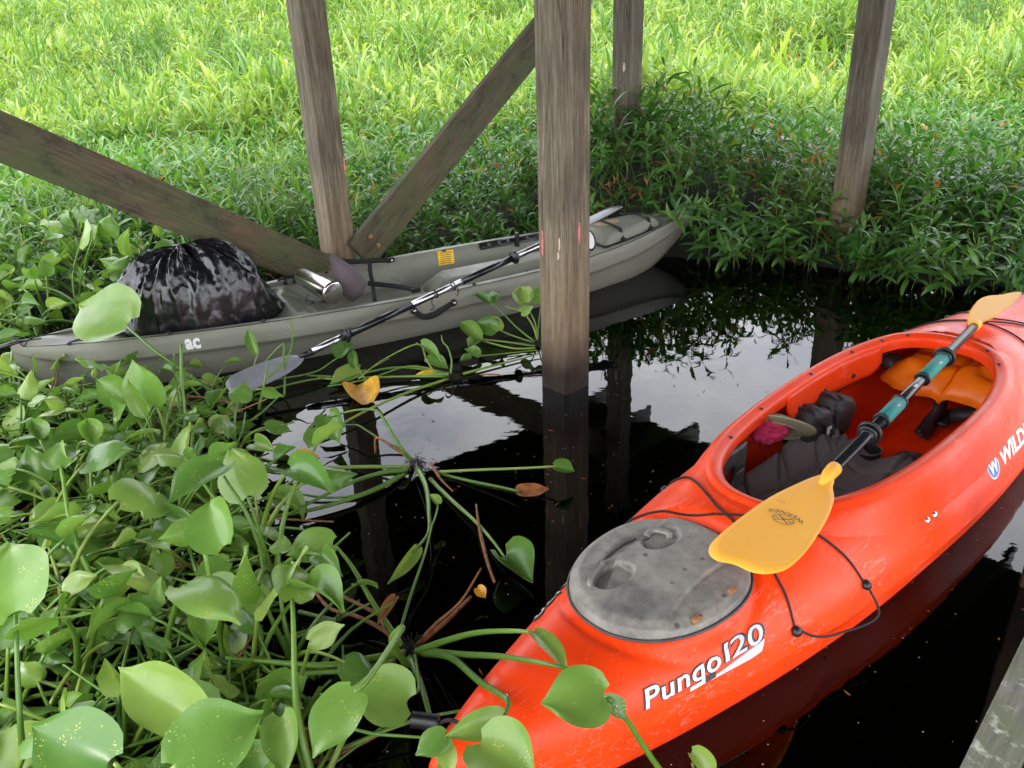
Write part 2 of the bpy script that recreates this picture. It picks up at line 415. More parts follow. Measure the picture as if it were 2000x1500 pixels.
# ------------------------------------------------------------------ ground, water
# bank line of the pond, far side, x -> y where the ground comes up out of the water
BANK = [(-60, 5.0), (-6.0, 4.6), (-3.6, 4.3), (-2.6, 4.35), (-1.6, 4.85), (-.6, 5.15), (.3, 5.35), (1.05, 5.05), (1.35, 4.88), (1.65, 4.86), (1.95, 4.62), (2.2, 4.38), (2.45, 4.12), (3.0, 4.0), (4.2, 4.3), (60, 6)]
def bank(x):
    for i in range(len(BANK)-1):
        if x <= BANK[i+1][0]:
            t = (x-BANK[i][0])/(BANK[i+1][0]-BANK[i][0]); return BANK[i][1]*(1-t)+BANK[i+1][1]*t
    return BANK[-1][1]
def ground_z(x, y):
    d = y-bank(x)
    z = -.5 + .54*sst(-.35, .30, d)
    if d > 0:
        z += .012*d + .085*max(0, d-5.5)*sst(0, 8, d-5.5)*(1 if d < 34 else 34/d)
        z += .50*math.exp(-((x-1.0)/.9)**2-((y-5.75)/.55)**2)+.22*math.exp(-((x-2.1)/.8)**2-((y-4.95)/.45)**2)*sst(.1, .6, d)
        z += .06*noise.noise(Vector((x*.5, y*.5, 0)))*min(1, d) + .25*noise.noise(Vector((x*.12, y*.12, 3)))*sst(6, 16, d)+.03*max(0, min(d, 40)-14)
    return z
xs = sorted(set([-200, -120, -70, -45, -30]+[-24+i*.5 for i in range(97)]+[30, 45, 70, 120, 200]+[-4.5+i*.15 for i in range(60)]))
ys = sorted(set([-200, -80, -30, -12, -5, 0, 2]+[3+i*.12 for i in range(25)]+[6+i*.4 for i in range(60)]+[30+i*2 for i in range(20)]+[80, 120, 200]))
gv = [(x, y, ground_z(x, y)) for y in ys for x in xs]
nx = len(xs)
gf = [(j*nx+i, j*nx+i+1, (j+1)*nx+i+1, (j+1)*nx+i) for j in range(len(ys)-1) for i in range(nx-1)]
tag(mk('ground', gv, gf, M['mud']), 'muddy marsh ground rising behind the pond under the weeds', kind='structure')
tag(mk('water', [(-60, -40, 0), (60, -40, 0), (60, 9, 0), (-60, 9, 0)], [(0, 1, 2, 3)], M['water'], smooth=False), 'still dark pond water reflecting the grey sky', kind='structure')

# ------------------------------------------------------------------ the platform overhead, its posts and braces
PZ = 2.5
pc = Vector((1.13, 8.42, PZ)); e1 = Vector((math.cos(R(-138.7)), math.sin(R(-138.7)), 0)); e2 = Vector((e1.y, -e1.x, 0))*-1
if e2.x < 0: e2 = -e2
plat = empty('boardwalk_platform', (pc.x, pc.y, PZ), math.atan2(e1.y, e1.x))
tag(plat, 'weathered wooden platform overhead carried by the square posts', 'platform')
# local x along e1, local y: find sign so that e2 = +-Y
sy = 1 if (Matrix.Rotation(plat.rotation_euler.z, 3, 'Z') @ Vector((0, 1, 0))).dot(e2) > 0 else -1
PL, PW = 7.6, 8.2
bme = None
for i in range(int(PL/.15)):
    v, f = box((0, 0, 0), (.1485, PW, .04))
    if bme is None:
        o = mk('deck_board', v, f, M['post_far'], plat, False); bme = o.data
    else:
        o = bpy.data.objects.new('deck_board', bme); C.objects.link(o); o.parent = plat
    o.location = (.07+i*.15, sy*PW/2, .22)
jme = None
for i in range(14):
    if jme is None:
        v, f = box((0, 0, 0), (PL, .045, .19)); o = mk('joist', v, f, M['post_far'], plat, False); jme = o.data
    else:
        o = bpy.data.objects.new('joist', jme); C.objects.link(o); o.parent = plat
    o.location = (PL/2, sy*(.03+i*.62), .1)

def make_post(name, x, y, w, top, label, ang=41.3, zb=-.7, mat='post'):
    rt = empty(name, (x, y, 0), R(ang)); tag(rt, label, 'post', 'square wooden posts of the platform')
    n = 26; r_ = w/2
    def fn(a, b):
        k = int(round(b*16)) % 16; z = zb+(top-zb)*a
        # rounded square section, 16 points, arrises slightly worn
        s, q = divmod(k, 4); c_ = .006
        pts = [(r_-c_, -r_), (r_, -r_+c_), (r_, 0), (r_, r_-c_)]
        px, py = pts[q]
        wv = .0022*noise.noise(Vector((x*3+s, q*.3, z*3)))
        px *= 1+wv/r_; 
        for _ in range(s): px, py = -py, px
        return Vector((px, py, z))
    v, f, uv = grid(n, 16, fn, True)
    sh = mk('shaft', v, f, M[mat], rt, False)
    return rt
pC = make_post('wooden_post', .235, 3.135, .150, PZ, 'nearest square wooden post standing in the dark water between the two kayaks')
pL = make_post('wooden_post', -.985, 4.50, .150, PZ, 'square post behind the grey kayak where the two diagonal braces meet')
pR = make_post('wooden_post', 2.12, 4.83, .150, PZ, 'square post rising from the weeds on the right bank', mat='post_far')
pB = make_post('wooden_post', .885, 5.85, .150, PZ, 'farthest square post, seen right behind the nearest post', mat='post_far')
pN = make_post('wooden_post', 1.475, 1.70, .150, PZ, 'square post at the right edge beyond the orange kayak')
# apple snail egg crusts on the posts
def crust(parent, px, py_, length, width, plane_pt, nrm, mat, name='egg_crust'):
    """lumpy crust on a post face; position from the photo coordinate on the face plane"""
    def hit(x, y):
        d = (fwd*FPX+cr*(x-1000)-cu*(y-750)); t = (plane_pt-Vector((0, 0, CAMH))).dot(nrm)/d.dot(nrm); return Vector((0, 0, CAMH))+d*t
    c0 = hit(px, py_); up = Vector((0, 0, 1)); sd_ = up.cross(nrm).normalized()
    v = []; f = []; nu, nv = 14, 9
    for i in range(nu):
        for j in range(nv):
            a = i/(nu-1)*2-1; b = j/(nv-1)*2-1
            e = max(0, 1-a*a*.95)**.5*(.75+.5*noise.noise(Vector((a*3, 0, px))))
            h = max(0, 1-b*b)**.5*.006*(1+.8*noise.noise(Vector((a*9, b*5, 1))))
            v.append(c0+up*(a*length/2)+sd_*(b*width/2*e+.003*noise.noise(Vector((a*4, 5, px))))+nrm*(h-.001))
    for i in range(nu-1):
        for j in range(nv-1): f.append((i*nv+j, i*nv+j+1, (i+1)*nv+j+1, (i+1)*nv+j))
    mk(name, v, f, mat, parent, True, world=True)
def face_n(deg): return Vector((math.cos(R(deg)), math.sin(R(deg)), 0))
nL = face_n(-138.7); nR = face_n(-48.7)
cC = Vector((.235, 3.135, 0)); 
crust(pC, 1060, 475, .105, .012, cC+nL*.075, nL, M['pink']); crust(pC, 1131, 455, .085, .012, cC+nR*.075, nR, M['pink'])
crust(pC, 1093, 478, .055, .012, cC+nL*.075, nL, M['chalk']); crust(pC, 1091, 500, .03, .016, cC+nL*.075, nL, M['chalk'])
crust(pL, 673, 325, .105, .014, Vector((-.985, 4.50, 0))+nR*.075, nR, M['pink'])
crust(pB, 1219, 131, .06, .03, Vector((.885, 5.85, 0))+nL*.075, nL, M['chalk'])

def make_brace(p0, p1, w, th, side, label):
    p0 = Vector(p0); p1 = Vector(p1); ax = (p1-p0).normalized(); L_ = (p1-p0).length
    up = Vector((0, 0, 1)); up = (up-ax*up.dot(ax)).normalized(); n = ax.cross(up)
    rt = bpy.data.objects.new('diagonal_brace', None); C.objects.link(rt); rt.empty_display_size = .05
    mtx = Matrix((ax, n, up)).transposed()
    rt.matrix_world = Matrix.Translation(p0) @ mtx.to_4x4()
    v, f = box((L_/2, 0, 0), (L_, th, w)); o = mk('board', v, f, M['brace'], rt, False); bevel(o, .004)
    for k in (-1, 1):
        for e in (.07/L_, .93):
            for sd2 in (-1, 1):
                vv, ff = lathe([(0, .015), (.5, .015), (.9, .012), (1, .005)], (L_*e+.05, sd2*th/2, k*.04), (L_*e+.05, sd2*(th/2+.012), k*.04), 10)
                mk('bolt', vv, ff, M['rust'], rt)
    tag(rt, label, 'brace', 'diagonal braces of the platform posts'); return rt
bl0 = Vector((-.80, 4.43, .16)); bl1 = Vector((-2.9, 2.64, 1.83))
make_brace(bl0+Vector((-.14, -.10, 0)), bl1, .20, .045, 1, 'mossy brown diagonal brace slanting up left from behind the black bag')
br0 = Vector((-.86, 4.48, .26)); br1 = Vector((.88, 5.97, 2.0))
make_brace(br0, br1, .21, .045, -1, 'grey brown diagonal brace rising right behind the nearest post')

# lichen covered rail at the lower right corner
a0 = at(1873, 1500, .78); a1 = at(2003, 1235, .78); dr = (a1-a0).normalized(); nr = Vector((dr.y, -dr.x, 0))
if nr.x < 0: nr = -nr
rail = empty('dock_rail', (a0.x, a0.y, .78), math.atan2(dr.y, dr.x)); tag(rail, 'lichen spotted grey rail boards in the bottom right corner', 'railing')
sg = -1 if (Matrix.Rotation(rail.rotation_euler.z, 3, 'Z') @ Vector((0, 1, 0))).dot(nr) < 0 else 1
for k, (o0, w_) in enumerate(((0, .044), (.0475, .14))):
    v, f = box((.0, sg*(o0+w_/2), -.02-.001*k), (2.6, w_, .04)); o = mk('board', v, f, M['rail'], rail, False); bevel(o, .004)
v, f = box((0, sg*.10, -.11), (2.6, .04, .14)); mk('support_beam', v, f, M['rail'], rail, False)

# ------------------------------------------------------------------ orange kayak
OK_ = empty('sit_in_kayak', (-.158, 1.066, 0), R(41))
tag(OK_, 'bright orange sit inside kayak with open cockpit and grey stern hatch', 'kayak')
FO = frame_of(OK_)
def OL(px, py_, z): return FO.inverted() @ at(px, py_, z)
LO = 3.71
OW = [(-.03, .012), (0, .04), (.05, .068), (.2, .125), (.45, .198), (.6, .235), (.84, .285), (1.1, .322), (1.4, .345), (1.75, .358), (2.1, .352), (2.4, .328), (2.8, .262), (3.2, .165), (3.5, .08), (3.68, .022), (3.71, .01)]
OZ = [(-.03, .19), (0, .205), (.3, .235), (.63, .262), (1.0, .292), (1.4, .305), (2.2, .345), (2.5, .355), (2.9, .33), (3.3, .30), (3.71, .31)]
OB = [(-.03, .12), (.1, .115), (.6, .105), (1.5, .105), (2.6, .11), (3.2, .15), (3.71, .24)]
OKL = [(-.03, .02), (.03, -.05), (.3, -.09), (3.0, -.09), (3.5, -.03), (3.71, .16)]
cc_s, cc_a, cc_b = 1.665, .655, .238
def ell(s, y):
    return (abs((s-cc_s)/cc_a)**2.5+abs(y/(cc_b*(1+.10*(s-cc_s))))**2.5)**(1/2.5)
hs, ha, hb = .64, .228, .192
def hell(s, y): return (abs((s-hs)/ha)**2.2+abs(y/(hb*(1+.35*(s-hs))))**2.2)**(1/2.2)
def odeck(s, v):
    w = itp(OW, s); zb = itp(OB, s); zc = itp(OZ, s); y = v*w
    z = zb+(zc-zb)*max(0, 1-abs(v)**2.7)**.52
    d = hell(s, y)
    z -= .016*math.exp(-((d-1.03)/.055)**2)
    if d < 1.1: z = z*(sst(.95, 1.1, d))+(.258-.012)*(1-sst(.95, 1.1, d))
    # moulded arch between hatch and cockpit, ribs on the foredeck
    q = s-(.965+.9*y*y); z += .010*math.exp(-(q/.03)**2)*(1-sst(.5, .8, abs(v)))
    q = ell(s, y); z += .018*(1-sst(1.15, 1.5, q))*(1-sst(.72, .95, abs(v)))
    # small recess of each pad eye
    for ps, pv in ((1.077, .93), (.815, .93)):
        dd = ((s-ps)**2+((abs(v)-pv)*w)**2)/.022**2; z -= .012*math.exp(-dd)
    return Vector((s, y, z))
def ohull(s, v):
    w = itp(OW, s); zb = itp(OB, s); zk = itp(OKL, s)
    z = zb-(zb-zk)*max(0, 1-abs(v)**3.4)**.6
    return Vector((s, v*w, z))
mb = MB()
NU, NV = 300, 61
def vd(b): return math.sin((b-.5)*math.pi)*.25+(b-.5)*2*.75
v, f, uv = grid(NU, NV, lambda a, b: odeck(-.03+a*(LO+.03), vd(b)))
def cen(q): return sum((v[i] for i in q), Vector())/4
f = [q for q in f if ell(cen(q).x, cen(q).y) > 1.10]
mb.add(v, f)
v2, f2, _ = grid(120, 41, lambda a, b: ohull(-.03+a*(LO+.03), -vd(b)))
mb.add(v2, f2)
# close the small stern cap
mb.add([odeck(-.03, vd(k/12)) for k in range(13)]+[ohull(-.03, vd(k/12)) for k in range(13)], [(k, k+13, k+14, k+1) for k in range(12)])
mb.build('hull', M['orange'], OK_)
# inner liner
def oliner(a, b):
    s = .93+a*2.35; v_ = (b*2-1); w = itp(OW, s)-.014
    th = abs(v_)
    y = math.copysign(min(1, th**.75), v_)*w
    z = .016+.085*max(0, (th-.62)/.38)**1.7
    z += .012*math.exp(-((abs(y)-.07)/.02)**2) 
    return Vector((s, y, z))
v, f, _ = grid(70, 41, oliner); mk('cockpit_liner', v, f, M['orange'], OK_)
v, f, _ = grid(2, 21, lambda a, b: Vector((.965, (b*2-1)*(itp(OW, .965)-.02), .014+a*.25*(1-.6*abs(b*2-1)**3)))); mk('rear_bulkhead', v, f, M['grey_plastic'], OK_)
# coaming
def crim(th):
    c, s_ = math.cos(th), math.sin(th)
    e = 2/2.5
    x = math.copysign(abs(c)**e, c)*cc_a; y = math.copysign(abs(s_)**e, s_)*cc_b*(1+.10*x)
    return Vector((cc_s+x, y, 0))
NR = 180
ring = [crim(2*math.pi*k/NR) for k in range(NR)]
prof = [(.105, -.085), (.088, -.050), (.070, -.028), (.055, -.016), (.046, -.012), (.042, -.004), (.036, .0035), (.028, .006), (.018, .005), (.008, .001), (.001, -.004), (-.003, -.011), (-.002, -.03), (.0, -.06)]
v = []; f = []
for k in range(NR):
    p = ring[k]; t = (ring[(k+1) % NR]-ring[k-1]).normalized(); n = Vector((t.y, -t.x, 0))
    zr = .318+.048*(p.x-1.0)/1.3
    side = abs(p.y)/cc_b
    zr -= .012*sst(.6, 1, side)
    pd_ = p+n*.105
    for o, h in prof:
        if o > .043:
            tt = (o-.042)/.063; q = p+n*o; wq = itp(OW, q.x)*.93
            if abs(q.y) > wq: q.y = math.copysign(wq, q.y)
            dz_ = odeck(q.x, q.y/itp(OW, q.x)).z-.0015*(1 if tt < .95 else 4)
            e_ = sst(0, 1, min(1, tt*1.25)); zz_ = (zr-.006)*(1-e_)+dz_*e_
            v.append(Vector((q.x, q.y, zz_)))
        else: v.append(p+n*o+Vector((0, 0, zr+(-.045 if o == .0 else h))))
m_ = len(prof)
f = [(k*m_+j, k*m_+j+1, ((k+1) % NR)*m_+j+1, ((k+1) % NR)*m_+j) for k in range(NR) for j in range(m_-1)]
mk('coaming', v, f, M['orange'], OK_)
# thigh panel hanging on the far inner side with its bolts
def tp(a, b):
    s = 1.60+a*.56; e = min(a, 1-a)*9; d = .052*min(1, e**.7+.25)
    yy = cc_b*(1+.1*(s-cc_s))*(max(0, 1-abs((s-cc_s)/cc_a)**2.5))**(1/2.5)
    zr = .318+.048*(s-1)/1.3-.012
    return Vector((s, yy-.006-.006*b, zr-.012-b*(.045+d)))
v, f, _ = grid(28, 6, tp); o = mk('thigh_brace', v, f, M['orange'], OK_); sm = o.modifiers.new('s', 'SOLIDIFY'); sm.thickness = .006
for s in (1.68, 1.85, 2.02):
    p = tp((s-1.6)/.56, .72); vv, ff = lathe([(0, .009), (.6, .009), (1, .005)], p+Vector((0, .002, 0)), p-Vector((0, .006, 0)), 12); mk('bolt', vv, ff, M['black'], OK_)
# screws on the rim
for th in (28, 44, 62, 84, 104, 126, -20, -38, -150, -120):
    p = crim(R(th)); n = Vector((p.x-cc_s, p.y*4, 0)).normalized(); zr = .318+.048*(p.x-1.0)/1.3+.004-.012*sst(.6, 1, abs(p.y)/cc_b)
    if th in (-150, -120): continue
    q = p+n*.012
    vv, ff = lathe([(0, .0075), (.6, .0075), (1, .004)], (q.x, q.y, zr-.004), (q.x, q.y, zr+.002), 10); mk('screw', vv, ff, M['black'], OK_)
# steel snap studs on the near side
def osurf(s, arc, side=-1, lift=.0):
    """point on the shell: arc = distance from the widest line up towards the deck centre"""
    prev = odeck(s, side*1.0); acc = 0; k = 0; N_ = 160
    for i in range(1, N_):
        cur = odeck(s, side*(1-i/N_)); d = (cur-prev).length
        if acc+d >= arc:
            p = prev.lerp(cur, (arc-acc)/max(d, 1e-9)); t1 = (cur-prev).normalized()
            t0 = Vector((1, 0, 0)); t0 = (odeck(s+.01, side*(1-i/N_))-odeck(s-.01, side*(1-i/N_))).normalized()
            n = t0.cross(t1)*(1 if side < 0 else -1)
            if n.z < -.2: n = -n
            n.normalize(); return p+n*lift, n
        acc += d; prev = cur
    return prev, Vector((0, 0, 1))
for s_, a_ in ((1.40, .10), (1.44, .10)):
    p, n = osurf(s_, a_); vv, ff = lathe([(0, .010), (.5, .010), (.9, .007), (.95, .004), (1.2, .003)], p-n*.001, p+n*.005, 14); mk('snap_stud', vv, ff, M['steel'], OK_)
# decals -----------------------------------------------------
def text_mesh(txt, size, shear=.0, offset=.0, space=1.0, res=4):
    cu_ = bpy.data.curves.new('t', 'FONT'); cu_.body = txt; cu_.size = size; cu_.shear = shear; cu_.offset = offset; cu_.space_character = space; cu_.resolution_u = res
    ob = bpy.data.objects.new('t', cu_); C.objects.link(ob); bpy.context.view_layer.update()
    me = ob.evaluated_get(bpy.context.evaluated_depsgraph_get()).to_mesh()
    bm = bmesh.new(); bm.from_mesh(me)
    bmesh.ops.triangulate(bm, faces=bm.faces)
    for _ in range(2): bmesh.ops.subdivide_edges(bm, edges=[e for e in bm.edges if e.calc_length() > size*.16], cuts=1); bmesh.ops.triangulate(bm, faces=bm.faces)
    bmesh.ops.triangulate(bm, faces=bm.faces)
    v = [p.co.copy() for p in bm.verts]; f = [tuple(x.index for x in q.verts) for q in bm.faces]
    bm.free(); ob.evaluated_get(bpy.context.evaluated_depsgraph_get()).to_mesh_clear(); bpy.data.objects.remove(ob)
    return v, f
def decal(name, v, f, s0, arc0, mat, side=-1, sx=1.0, sy_=1.0, lift=.0016, slope=0.0):
    cache = []
    for p in v:
        s = s0+p.x*sx*(1 if side < 0 else -1); q, n = osurf(s, arc0+p.y*sy_+slope*p.x, side, lift); cache.append(q)
    return mk(name, cache, f, mat, OK_, False)
def span(v): return max(p.x for p in v)-min(p.x for p in v)
def word_text(off):
    # single storey g: the bowl and stem of a q with a flat tail added
    v, f = text_mesh('Punqo', .062, .24, off, 1.06)
    lo = [p for p in v if p.y < -.004]; xr = max(p.x for p in lo); y0 = min(p.y for p in lo)
    n = len(v); nq = 8; h = .0075+off*2
    for i in range(nq+1):
        x = xr-.003+off-(.031+off*2)*i/nq
        v += [Vector((x, y0, 0)), Vector((x+.24*h, y0+h, 0))]
    f += [(n+2*i, n+2*i+1, n+2*i+3, n+2*i+2) for i in range(nq)]
    return v, f
def num_text(off):
    a, fa = text_mesh('1', .062, .22, off); b, fb = text_mesh('20', .062, .22, off)
    sh = .0235-min(p.x for p in b); return a+[Vector((p.x+sh+.0, p.y, 0)) for p in b], fa+[tuple(i+len(a) for i in q) for q in fb]
for side in (-1, 1):
    vA, fA = word_text(.0008); vB, fB = num_text(.0006)
    vAo, fAo = word_text(.0034); vBo, fBo = num_text(.0030)
    k = .205/span(vA); k2 = .122/span(vB)
    s0 = .385 if side < 0 else .385+.335; sB = (s0+.200) if side < 0 else (s0-.200)
    arc = .046
    decal('model_decal', vAo, fAo, s0, arc, M['dark_vinyl'], side, k, .86, .0018, .10)
    decal('model_decal', vA, fA, s0, arc, M['white'], side, k, .86, .0036, .10)
    decal('model_decal', vBo, fBo, sB, arc+.019, M['dark_vinyl'], side, k2, .86, .0018, .10)
    decal('model_decal', vB, fB, sB, arc+.019, M['silver'], side, k2, .86, .0036, .10)
    # silver swoosh under the numerals
    sw = []; sf = []
    for i in range(20):
        t = i/19; x = .172+t*.165; top = -.009+.016*t; bot = top-.004-.016*min(1, t*1.4)
        if t > .9: bot = top-.020*(1-t)*10
        sw += [Vector((x, bot, 0)), Vector((x, top, 0))]
    sf = [(2*i, 2*i+2, 2*i+3, 2*i+1) for i in range(19)]
    decal('swoosh_decal', sw, sf, s0, arc, M['silver'], side, 1, 1, .0010, .06)
v, f = text_mesh('WILDERNESS', .070, .18, .0026, 1.0); decal('maker_decal', v, f, 1.870, .078, M['white'], -1, .50/span(v), .95, .0016, .02)
v, f = text_mesh('SYSTEMS', .024, .18, .0008, 1.3); decal('maker_decal', v, f, 2.10, .062, M['white'], -1, 1, .95, .0016, .02)
def disc(r, n=28, cx=0, cy=0, rin=0):
    if rin: 
        v = [Vector((cx+math.cos(2*math.pi*k/n)*q, cy+math.sin(2*math.pi*k/n)*q, 0)) for k in range(n) for q in (rin, r)]
        return v, [(2*k, 2*k+1, (2*k+3) % (2*n), (2*k+2) % (2*n)) for k in range(n)]
    v = [Vector((cx, cy, 0))]+[Vector((cx+math.cos(2*math.pi*k/n)*r, cy+math.sin(2*math.pi*k/n)*r, 0)) for k in range(n)]
    return v, [(0, k+1, (k+1) % n+1) for k in range(n)]
v, f = disc(.040); decal('round_emblem', v, f, 1.815, .100, M['white'], lift=.0010)
v, f = disc(.035); decal('round_emblem', v, f, 1.815, .100, M['blue'], lift=.0018)
v, f = text_mesh('W', .056, .1, .002); cx_ = span(v)/2; v = [p-Vector((cx_, .020, 0)) for p in v]; decal('round_emblem', v, f, 1.815, .100, M['white'], lift=.0026)

# hatch --------------------------------------------------------
def hatchz(x, y):
    """x,y in hatch units"""
    z = .258
    d = hell(x, y)
    z += .014*(1-sst(.86, 1.0, d)) + .004
    # curved seams: the raised middle panel and two finger wells
    for cy_ in (-1, 1):
        q = (y-cy_*(.30))**2/.205**2+((x-.70)**2)/.34**2
        z += .007*sst(.96, 1.04, q)
    return z
WELLS = [(OL(1290, 1066, .262).x, OL(1290, 1066, .262).y), (OL(1198, 1140, .262).x, OL(1198, 1140, .262).y)]
CRES = [Vector((q.x, q.y)) for q in (OL(1172, 1150, .262), OL(1186, 1112, .262), OL(1215, 1078, .262), OL(1258, 1056, .262))]
v = []; f = []; nr_, na = 80, 180
for i in range(nr_):
    for j in range(na):
        r_ = (i+.001)/(nr_-1); th = 2*math.pi*j/na; c, s_ = math.cos(th), math.sin(th); e = 2/2.2
        x = math.copysign(abs(c)**e, c)*ha*r_*.985; y = math.copysign(abs(s_)**e, s_)*hb*(1+.35*x)*r_*.985
        z = hatchz(hs+x, y)
        if i == nr_-1: z -= .022
        # two handle wells toward the stern and far side
        for wx, wy in WELLS:
            dd = (((hs+x)-wx)/.060)**2+((y-wy)/.038)**2; z -= .013*(1-sst(.75, 1.15, dd))*(1 if (hs+x)-wx < .045 else .6)
        px_, py2 = hs+x, y; dmin = 9
        for q0, q1 in zip(CRES[:-1], CRES[1:]):
            tq = max(0, min(1, ((px_-q0.x)*(q1.x-q0.x)+(py2-q0.y)*(q1.y-q0.y))/((q1-q0).length_squared))); dmin = min(dmin, math.hypot(px_-q0.x-(q1.x-q0.x)*tq, py2-q0.y-(q1.y-q0.y)*tq))
        z -= .008*(1-sst(.014, .019, dmin))
        v.append(Vector((hs+x, y, z)))
f = [(i*na+j, (i+1)*na+j, (i+1)*na+(j+1) % na, i*na+(j+1) % na) for i in range(nr_-1) for j in range(na)]
hat = mk('hatch_cover', v, f, M['hatch'], OK_)
rim = []
for j in range(na):
    th = 2*math.pi*j/na; c, s_ = math.cos(th), math.sin(th); e = 2/2.2; x = math.copysign(abs(c)**e, c)*ha*1.0; y = math.copysign(abs(s_)**e, s_)*hb*(1+.35*x)*1.0
    rim.append(Vector((hs+x, y, .253)))
v, f, _ = tube(rim, .0035, 8, closed=True); mk('hatch_rim', v, f, M['grey_plastic'], hat)
for pts in ([OL(1262, 1047, .285), OL(1272, 1036, .292), OL(1290, 1036, .294), OL(1306, 1042, .292), OL(1308, 1052, .283)], [OL(1158, 1148, .280), OL(1152, 1140, .290), OL(1158, 1122, .292), OL(1172, 1108, .290), OL(1178, 1102, .281)]):
    v, f, _ = tube(cat(pts, 5), .0085, 10, flat=.6); mk('latch_handle', v, f, M['hatch'], hat)
ln = [OL(1178, 1100, .274), OL(1205, 1072, .276), OL(1240, 1052, .276)]
v, f, _ = tube(cat(ln, 5), .004, 6); mk('latch_cable', v, f, M['grey_plastic'], hat)
for px, py_ in ((1360, 1214), (1428, 1160)):
    p = OL(px, py_, .272); ax = (OL(1428, 1160, .272)-OL(1360, 1214, .272)).normalized()
    vv, ff = lathe([(0, .007), (1, .007)], p-ax*.014+Vector((0, 0, .007)), p+ax*.014+Vector((0, 0, .007)), 10); mk('hinge', vv, ff, M['rust'], hat)
    vv, ff = box(p+Vector((.0, .012, -.002)), (.03, .012, .010)); mk('hinge_leaf', vv, ff, M['hatch'], hat, False)
v, f, _ = tube([OL(1365, 1210, .274), OL(1425, 1163, .274)], .0022, 6); mk('hinge_pin', v, f, M['cord'], hat)

# deck bungees (world path over the deck) and pad eyes
def on_deck(s, y, lift=.004):
    w = itp(OW, s); vv = max(-1, min(1, y/w)); return odeck(s, vv)+Vector((0, 0, lift))
def cord(pts, r=.0032, name='deck_cord', mat=None, par=None):
    v, f, _ = tube(cat(pts, 6), r, 7); return mk(name, v, f, mat or M['cord'], par or OK_)
def deckcord(a, b, n=7, r=.0032):
    pts = [on_deck(a[0]+(b[0]-a[0])*k/n, a[1]+(b[1]-a[1])*k/n, .0045) for k in range(n+1)]
    return cord(pts, r)
pe = {'a': (1.077, -.305), 'b': (.815, -.268), 'c': (1.06, .300), 'd': (.80, .262)}
deckcord(pe['c'], (.915, .03), 8); deckcord((.915, .03), pe['b'], 8)
deckcord(pe['d'], (.890, .02), 8); deckcord((.890, .02), pe['a'], 8)
cord([on_deck(*pe['b'], .012), on_deck(*pe['b'], .004)+Vector((.03, -.035, -.012)), FO.inverted() @ at(1640, 1237, .10), on_deck(*pe['a'], .0)+Vector((-.02, -.05, -.05)), on_deck(*pe['a'], .012)])
cord([on_deck(*pe['d'], .012), on_deck(*pe['d'], 0)+Vector((.0, .05, -.05)), on_deck(.93, .29, 0)+Vector((0, .05, -.06)), on_deck(*pe['c'], .012)])
for k in pe:
    p = on_deck(*pe[k], .004); vv, ff = lathe([(0, .013), (.4, .014), (.8, .010), (1, .004)], p-Vector((0, 0, .004)), p+Vector((0, math.copysign(.006, pe[k][1]), .012)), 14); mk('pad_eye', vv, ff, M['black'], OK_)
fe = [((2.50, .22), (2.62, .02)), ((2.62, .02), (2.50, -.24)), ((2.44, .27), (2.60, .05)), ((2.60, .05), (2.80, -.20)), ((2.80, .19), (2.70, .0)), ((2.70, .0), (2.80, -.20))]
for a, b in fe: deckcord(a, b, 7)
for s_, y_ in ((2.50, .24), (2.44, .27), (2.80, .2), (2.50, -.24), (2.80, -.2)):
    p = on_deck(s_, y_, .003); vv, ff = lathe([(0, .012), (.5, .012), (1, .005)], p-Vector((0, 0, .003)), p+Vector((0, 0, .010)), 12); mk('pad_eye', vv, ff, M['black'], OK_)
# stern grab handle, black ribbed toggle on a loop
th0 = FO.inverted() @ at(803, 1405, .22); th1 = FO.inverted() @ at(858, 1412, .22)
pr = []
for k in range(25):
    t = k/24; pr.append((t, .0125+(.0042 if k % 2 else 0) if 0 < k < 24 else .008))
v, f = lathe(pr, th0, th1, 14); mk('grab_handle', v, f, M['black'], OK_)
cord([th1, (th1+on_deck(.05, 0, .0))/2+Vector((0, 0, .02)), on_deck(.06, 0, .006)], .004)
vv, ff = box(on_deck(.07, 0, .004), (.035, .02, .008)); bevel(mk('handle_anchor', vv, ff, M['black'], OK_, False), .003)
p = on_deck(.16, .0, .001); vv, ff = lathe([(0, .008), (1, .004)], p, p+Vector((0, 0, .004)), 10); mk('drain_screw', vv, ff, M['steel'], OK_)

# seat ----------------------------------------------------------
def seatz(s, y):
    t = (s-1.10)/.70; e = abs(y)/.215
    z = .085+.072*sst(.55, 1.02, t)-.10*sst(.86, 1.05, t)*0+.05*sst(.5, 1, e)+.04*(1-sst(0, .25, t))
    z -= .05*math.exp(-((y)/.06)**2)*sst(.5, 1, t)
    # quilting grooves
    g = math.exp(-((abs(y)-.055-.25*max(0, t-.3)**2*.6)/.008)**2)+math.exp(-((abs(y)-.125-.03*math.sin(t*5))/.008)**2)
    for k, q in enumerate((.20, .36, .52, .68, .84)): g += math.exp(-((t-q-.25*(abs(y)/.2)**2*(1 if k % 2 else .5))/.012)**2)
    z -= .017*min(1, g)
    return z
def sp(a, b):
    s = 1.10+a*.70; w_ = .222*(1-.30*sst(.75, 1.0, a)**2); y = (b*2-1)*w_
    if a > .985 or b in (0.0, 1.0): return Vector((s, y, .03))
    return Vector((s, y, seatz(s, y)))
v, f, _ = grid(120, 91, sp); seat = mk('seat_pad', v, f, M['seat'], OK_)
